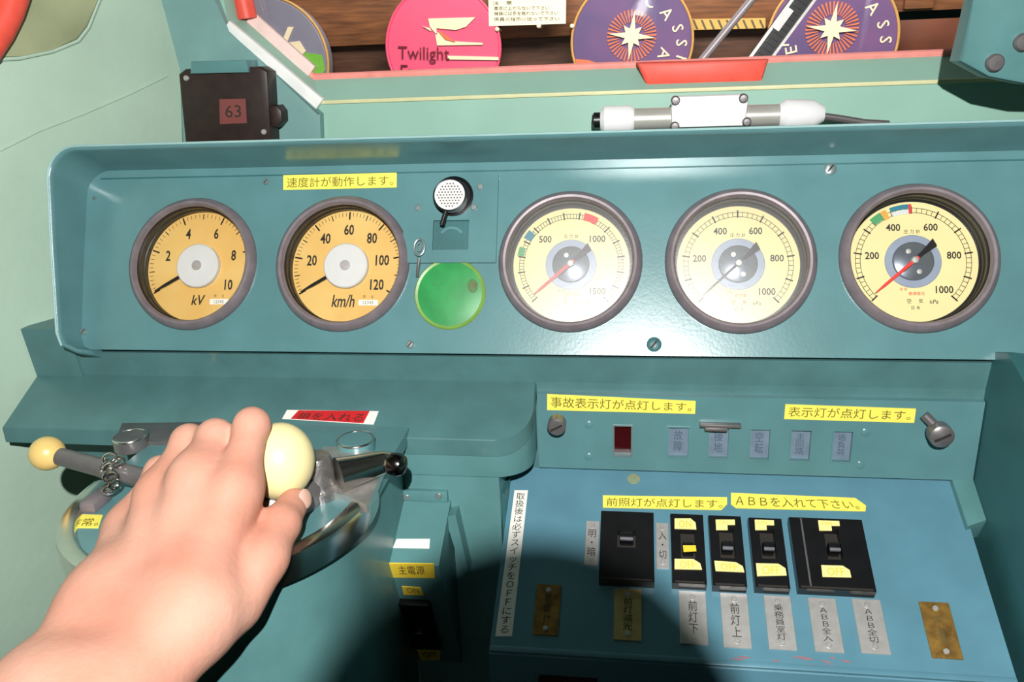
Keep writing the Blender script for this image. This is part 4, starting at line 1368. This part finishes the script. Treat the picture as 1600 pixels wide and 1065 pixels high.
for s_, z_ in lv:
    for x, y in pts_:
        vs.append(MCF.P(x * s_, (y * s_ if y < 0 else y), z_))
n = len(pts_)
for L_ in range(len(lv) - 1):
    for i in range(n):
        j = (i + 1) % n
        fs.append((L_ * n + i, L_ * n + j, (L_ + 1) * n + j, (L_ + 1) * n + i))
fs.append(tuple(range(n)))
fs.append(tuple((len(lv) - 1) * n + i for i in range(n))[::-1])
obj('pedestal', MB().add(vs, fs), TEAL, mc, angle=30)
# chrome index casting with its dark rounded stub at the right
HP = 0.006
def mpx(px, py, h):
    return hit(px, py, (0, 0, ZR + h), (0, 0, 1))
obj('back_plate', MB().prism(WORLD, [tuple(mpx(*p, 0.003)[:2]) for p in [(178, 690), (190, 660), (330, 658), (330, 690)]], ZR - 0.002, ZR + 0.003, bev=0.001), STEEL, mc)
for p, r_, m_ in [((204, 687), 0.0135, STEEL), ((556, 692), 0.0150, TEALP)]:
    c = mpx(*p, 0.006)
    f2 = Frame((c[0], c[1], ZR), (1, 0, 0), (0, 1, 0), (0, 0, 1))
    o = obj('boss', MB().lathe(f2, [(r_, -0.001), (r_, 0.008), (r_ - 0.002, 0.010), (1e-6, 0.010)], 36), m_, mc)
    obj('rim', MB().torus(f2.moved(0, 0, 0.0092), r_ - 0.0006, 0.0010, 36, 8), CHROME, o)
sec = [tuple(mpx(*p, 0.004)[:2]) for p in [(505, 700), (560, 700), (606, 716), (592, 752), (574, 792), (540, 776), (500, 768)]]
obj('sector_plate', MB().prism(WORLD, sec, ZR - 0.001, ZR + 0.0055, bev=0.002), BRUSHED, mc)
a_ = mpx(528, 742, 0.016)
b_ = mpx(600, 722, 0.016)
e_ = mpx(624, 726, 0.016)
obj('index_arm', MB().tube([a_, a_ * .6 + b_ * .4, b_, e_ * .7 + b_ * .3], [0.0130, 0.0110, 0.0086, 0.0080], 20), CHROME, mc)
obj('stub', MB().tube([b_ * .5 + e_ * .5, e_, e_ + unit(e_ - b_) * 0.003, e_ + unit(e_ - b_) * 0.0055], [0.0083, 0.0086, 0.0070, 0.002], 24), mat('dark_chrome', (96, 92, 92), 0.2, metal=1.0), mc)
cs_ = mpx(500, 772, 0.0)
f2 = Frame((cs_[0], cs_[1], ZR), (1, 0, 0), (0, 1, 0), (0, 0, 1))
obj('casting', MB().lathe(f2, [(0.015, -0.001), (0.015, 0.006), (0.012, 0.009), (0.0115, 0.028), (0.010, 0.031), (1e-6, 0.032)], 40), mat('cast_steel', (150, 146, 144), 0.35, metal=0.8, var=0.2, scale=160, bump=0.4, bscale=500), mc)
f3 = Frame((CC[0], CC[1], ZR), (1, 0, 0), (0, 1, 0), (0, 0, 1))
obj('hub', MB().lathe(f3.moved(0.035, 0.0), [(0.040, -0.001), (0.040, 0.012), (0.036, 0.018), (0.020, 0.020), (0.018, 0.024), (1e-6, 0.025)], 48), STEEL, mc)

# power handle with the big cream knob
KB = pt(437, 720, 0.56)
KR = 0.0232
ph = thing('power_handle', 'large cream ball knob handle gripped by the hand', 'handle', (KB[0], KB[1], ZR + 0.02))
obj('knob', MB().ball(KB, KR, 48, (1, 1, 1.12), Frame(KB, CR, CF, CU)), BALL, ph)
hb = np.array([CC[0] + 0.03, CC[1] + 0.005, ZR + 0.024])
obj('lever', MB().tube([hb, hb * .5 + (KB - np.array([0, 0, KR])) * .5 + np.array([0, 0, -0.003]), KB - np.array([0, 0, KR * 0.9]), KB], [0.009, 0.0085, 0.008, 0.007], 16), STEEL, ph)

# reverser handle with the small ochre ball
SB = pt(74, 708, 0.615)
SE = pt(205, 742, 0.60)
rh = thing('reverser_handle', 'grey steel lever with a small ochre ball knob at the left of the controller', 'handle', (SE[0], SE[1], ZR))
obj('knob', MB().ball(SB, 0.0126, 36), BALL2, rh)
dd = unit(SE - SB)
obj('shaft', MB().tube([SB + dd * 0.008, SB + dd * 0.02, SE, SE + dd * 0.03], [0.0064, 0.0066, 0.0072, 0.0074], 20), STEEL, rh)
ee = SE + dd * 0.03
obj('socket', MB().lathe(Frame((ee[0], ee[1], ZR), (1, 0, 0), (0, 1, 0), (0, 0, 1)), [(0.020, -0.001), (0.020, 0.012), (0.015, 0.02), (0.012, ee[2] - ZR + 0.006), (1e-6, ee[2] - ZR + 0.009)], 36), STEEL, rh)
# chain lying over the shaft
ch = thing('chain', 'short bright chain looped over the grey lever shaft', 'chain', pt(172, 745, 0.585))
links = [((172, 716), .590, 0.2), ((166, 730), .586, 1.2), ((172, 744), .584, 0.2), ((178, 757), .588, 1.3), ((170, 764), .594, 0.4), ((184, 722), .594, 0.8)]
for (p, t_, tilt) in links:
    c = pt(*p, t_)
    fx = Frame(c, CR * math.cos(tilt) + CF * math.sin(tilt), CU * 0.85 + CR * 0.2, np.cross(CR, CU))
    obj('link', MB().torus(fx, 0.0041, 0.0012, 24, 8), CHROME, ch)
c = mpx(150, 782, 0.004)
o = obj('catch', MB().box(Frame((c[0], c[1], ZR), (1, 0, 0), (0, 1, 0), (0, 0, 1)), -0.006, 0.006, -0.011, 0.011, -0.0005, 0.008, bev=0.002), BEZ)
tag(o, 'small dark grey catch on the controller top below the chain', 'catch')
tq = [(100, 826), (124, 804), (172, 804), (172, 826)]
TOPF = Frame((0, 0, ZR), (1, 0, 0), (0, 1, 0), (0, 0, 1))
label('tape_label', TOPF, [(112, 808), (160, 805), (154, 824), (98, 824)], '非常。', YEL, INKY, 'yellow tape label on the controller top left of the hand', poly=[(96, 824), (114, 813), (124, 804), (161, 805), (154, 825)])


# ------------------------------------------------------------------ the hand (signed distance field -> surface nets)
class Sdf:
    def __init__(s, lo, hi, h):
        s.lo, s.h = np.array(lo), h
        s.n = np.ceil((np.array(hi) - s.lo) / h).astype(int) + 1
        ax = [s.lo[i] + h * np.arange(s.n[i]) for i in range(3)]
        s.X, s.Y, s.Z = (g.astype(np.float32) for g in np.meshgrid(*ax, indexing='ij'))

    def cone(s, a, b, r1, r2):
        a, b = np.array(a), np.array(b)
        ba = b - a
        l2 = ba @ ba
        rr = r1 - r2
        a2 = l2 - rr * rr
        il2 = 1.0 / l2
        px, py, pz = s.X - a[0], s.Y - a[1], s.Z - a[2]
        y = px * ba[0] + py * ba[1] + pz * ba[2]
        z = y - l2
        qx, qy, qz = px * l2 - ba[0] * y, py * l2 - ba[1] * y, pz * l2 - ba[2] * y
        x2 = qx * qx + qy * qy + qz * qz
        y2 = y * y * l2
        z2 = z * z * l2
        k = np.sign(rr) * rr * rr * x2
        d = (np.sqrt(x2 * a2 * il2) + y * rr) * il2 - r1
        d = np.where(np.sign(z) * a2 * z2 > k, np.sqrt(x2 + z2) * il2 - r2, d)
        d = np.where(np.sign(y) * a2 * y2 < k, np.sqrt(x2 + y2) * il2 - r1, d)
        return d

    def ball(s, c, r):
        return np.sqrt((s.X - c[0]) ** 2 + (s.Y - c[1]) ** 2 + (s.Z - c[2]) ** 2) - r

    @staticmethod
    def smin(a, b, k):
        h = np.clip(0.5 + 0.5 * (b - a) / k, 0, 1)
        return b * (1 - h) + a * h - k * h * (1 - h)

    def mesh(s, F):
        nx, ny, nz = F.shape
        ins = F < 0
        acc = np.zeros((nx - 1, ny - 1, nz - 1, 3), np.float32)
        cnt = np.zeros((nx - 1, ny - 1, nz - 1), np.float32)
        for axis in range(3):
            o1, o2 = [a for a in range(3) if a != axis]
            for da in (0, 1):
                for db in (0, 1):
                    s0 = [slice(None)] * 3
                    s1 = [slice(None)] * 3
                    N = F.shape
                    s0[axis], s1[axis] = slice(0, N[axis] - 1), slice(1, N[axis])
                    s0[o1] = s1[o1] = slice(da, N[o1] - 1 + da)
                    s0[o2] = s1[o2] = slice(db, N[o2] - 1 + db)
                    f0, f1 = F[tuple(s0)], F[tuple(s1)]
                    c = (f0 < 0) != (f1 < 0)
                    t = np.where(c, f0 / np.where(c, f0 - f1, 1), 0)
                    acc[..., axis] += np.where(c, t, 0)
                    acc[..., o1] += np.where(c, da, 0)
                    acc[..., o2] += np.where(c, db, 0)
                    cnt += c
        act = cnt > 0
        idx = -np.ones(act.shape, int)
        idx[act] = np.arange(act.sum())
        ii = np.argwhere(act)
        V = s.lo + (ii + acc[act] / cnt[act][:, None]) * s.h
        faces = []
        for axis in range(3):
            o1, o2 = (axis + 1) % 3, (axis + 2) % 3
            s0 = [slice(None)] * 3
            s1 = [slice(None)] * 3
            s0[axis], s1[axis] = slice(0, F.shape[axis] - 1), slice(1, F.shape[axis])
            e = np.argwhere(ins[tuple(s0)] != ins[tuple(s1)])
            e = e[(e[:, o1] > 0) & (e[:, o2] > 0) & (e[:, o1] < F.shape[o1] - 1) & (e[:, o2] < F.shape[o2] - 1)]
            sg = ins[tuple(e.T)]
            q = []
            for d1, d2 in ((1, 1), (0, 1), (0, 0), (1, 0)):
                c = e.copy()
                c[:, o1] -= d1
                c[:, o2] -= d2
                q.append(idx[tuple(c.T)])
            q = np.stack(q, 1)
            q[~sg] = q[~sg][:, ::-1]
            faces.append(q)
        Fq = np.concatenate(faces)
        return V, Fq[(Fq >= 0).all(1)]


TH = 0.0
J = lambda x, y, t: pt(x, y, t + TH)
WR_U, WR_R = J(166, 950, .486), J(306, 956, .474)      # ulna side / radius side of the wrist
FA_U, FA_R = J(56, 1105, .440), J(158, 1135, .428)
FB_U, FB_R = J(-80, 1290, .395), J(10, 1330, .387)
FC = J(-420, 1900, .29)                               # on towards the elbow, below the viewer
MCP = {'i': J(368, 765, .515), 'm': J(306, 745, .520), 'r': J(252, 772, .528), 'p': J(203, 822, .537)}
PIP = {'i': J(394, 664, .541), 'm': J(337, 683, .544), 'r': J(296, 690, .551), 'p': J(252, 736, .562)}
DIP = {'i': J(402, 678, .573), 'm': J(358, 700, .578), 'r': J(322, 716, .584), 'p': J(276, 770, .590)}
TIP = {'i': J(420, 728, .596), 'm': J(392, 752, .588), 'r': J(362, 780, .586), 'p': J(312, 820, .588)}
CAR = {'i': J(300, 930, .475), 'm': J(265, 925, .478), 'r': J(230, 925, .484), 'p': J(182, 925, .490)}
RAD = {'i': (.0126, .0108, .0094, .0082), 'm': (.0128, .0114, .0098, .0084), 'r': (.0122, .0110, .0094, .0080), 'p': (.0112, .0098, .0084, .0072)}
S = Sdf(np.min([FC, FB_U, FB_R, MCP['i'], TIP['i'], PIP['i'], TIP['m'], J(30, 1060, .44), J(490, 790, .53)], 0) - 0.04,
        np.max([FC, FB_U, FB_R, MCP['i'], PIP['i'], PIP['p'], DIP['p'], J(490, 770, .53)], 0) + 0.03, 0.0017)
sm = S.smin
palm = None
for k in 'imrp':
    c = S.cone(CAR[k], MCP[k], 0.0150, RAD[k][0] * 1.06)
    palm = c if palm is None else sm(palm, c, 0.010)
# flesh under the metacarpals (palm side lies away from the viewer)
dep = CF * 0.010
for k in 'imrp':
    palm = sm(palm, S.cone(CAR[k] + dep, MCP[k] + dep * 0.8, 0.0150, 0.0112), 0.012)
fore = sm(S.cone(WR_U, FA_U, 0.0205, 0.0245), S.cone(WR_R, FA_R, 0.0215, 0.0265), 0.030)
fore = sm(fore, S.cone(FA_U, FB_U, 0.0245, 0.0300), 0.02)
fore = sm(fore, S.cone(FA_R, FB_R, 0.0265, 0.0320), 0.03)
fore = sm(fore, S.cone((FA_U + FA_R) / 2, (FB_U + FB_R) / 2, 0.030, 0.036), 0.03)
for k, a_w in (('i', .9), ('m', .62), ('r', .35), ('p', .08)):
    palm = sm(palm, S.cone(WR_U * (1 - a_w) + WR_R * a_w, MCP[k] * .8 + CAR[k] * .2, 0.0185, 0.0120), 0.014)
fore = sm(fore, S.cone((FB_U + FB_R) / 2, FC, 0.038, 0.043), 0.03)
body = sm(palm, fore, 0.026)
body = sm(body, S.cone(WR_R, CAR['i'], 0.0210, 0.0165), 0.02)
body = sm(body, S.cone(WR_U, CAR['p'], 0.0195, 0.0150), 0.02)
fing = None
for k in 'imrp':
    r_ = RAD[k]
    f_ = S.cone(MCP[k], PIP[k], r_[0], r_[1])
    f_ = sm(f_, S.cone(PIP[k], DIP[k], r_[1], r_[2]), 0.003)
    f_ = sm(f_, S.cone(DIP[k], TIP[k], r_[2], r_[3]), 0.003)
    f_ = sm(f_, S.ball(PIP[k] - CF * 0.0012, r_[1] * 1.03), 0.004)
    fing = f_ if fing is None else sm(fing, f_, 0.0045)
body = sm(body, fing, 0.012)
for k in 'imrp':                                      # knuckles and tendons
    body = sm(body, S.ball(MCP[k] - CF * 0.0012, RAD[k][0] * (0.94 if k == 'i' else 0.86)), 0.010)
    body = sm(body, S.cone(CAR[k] * .45 + MCP[k] * .55 - CF * 0.0120, MCP[k] - CF * 0.0105, 0.0018, 0.0028), 0.007)
TC, TM, TI, TT = J(362, 940, .488), J(412, 872, .503), J(438, 819, .524), J(459, 785, .5450)
th = sm(S.cone(TC, TM, 0.0190, 0.0145), S.cone(TM, TI, 0.0140, 0.0122), 0.006)
th = sm(th, S.cone(TI, TT, 0.0120, 0.0098), 0.004)
th = sm(th, S.ball(TI, 0.0122), 0.003)
body = sm(body, th, 0.006)
web = S.cone(J(376, 862, .516), J(385, 815, .530), 0.010, 0.007)
body = sm(body, web, 0.010)
# the knob presses into the fingers: keep the hand just outside it
kn = np.sqrt(((S.X - KB[0])) ** 2 + (S.Y - KB[1]) ** 2 + ((S.Z - KB[2])) ** 2) - (KR * 1.015)
body = -sm(-body, kn, 0.0015)
V, Fq = S.mesh(body.astype(np.float32))
per = thing('person', 'bare left forearm and hand gripping the large cream knob', 'person', J(120, 1180, .45))
hand = obj('hand', MB().add(V, [tuple(int(i) for i in q) for q in Fq]), SKIN, per, angle=180)
md = hand.modifiers.new('smooth', 'SMOOTH')
md.factor, md.iterations = 0.5, 6
# thumb nail
tdir = unit(TT - TI)
nn_ = unit(CR * 0.75 - CF * 0.62 + CU * 0.10)
nn_ = unit(nn_ - tdir * (nn_ @ tdir))
sd = np.cross(nn_, tdir)
nc = TT + nn_ * 0.0086 + tdir * 0.0005
obj('thumb_nail', MB().ball(nc, 1.0, 24, (0.0062, 0.0078, 0.0022), Frame(nc, sd, tdir, nn_)), NAIL, hand)

# ------------------------------------------------------------------ the photographer's camera around the viewpoint
CFm = Frame(CAM, CR, CU, -CF)                         # z points back from the lens
pc_ = thing('photo_camera', 'black camera with a lens and a raised flash, held at the viewpoint', 'camera', CFm.P(0, -0.05, 0.2))
mb = MB()
mb.lathe(Frame(CAM, CR * 0.76, CU, -CF), [(HOOD_R, 0.002), (HOOD_R + 0.003, 0.003), (HOOD_R - 0.004, 0.07), (HOOD_R - 0.008, 0.19), (HOOD_R - 0.012, 0.19), (HOOD_R - 0.008, 0.07), (HOOD_R - 0.001, 0.003)], 64, cap=False)
obj('lens', mb, CAMBLK, pc_)
obj('body', MB().box(CFm, -0.068, 0.068, -0.06, 0.055, 0.19, 0.25, bev=0.008), CAMBLK, pc_)
obj('flash_head', MB().box(CFm, -0.03, 0.03, FLASH_UP - 0.018, FLASH_UP + 0.018, FLASH_BACK + 0.016, FLASH_BACK + 0.045, bev=0.003).box(CFm, -0.02, 0.02, 0.05, FLASH_UP, FLASH_BACK + 0.024, FLASH_BACK + 0.040), CAMBLK, pc_)
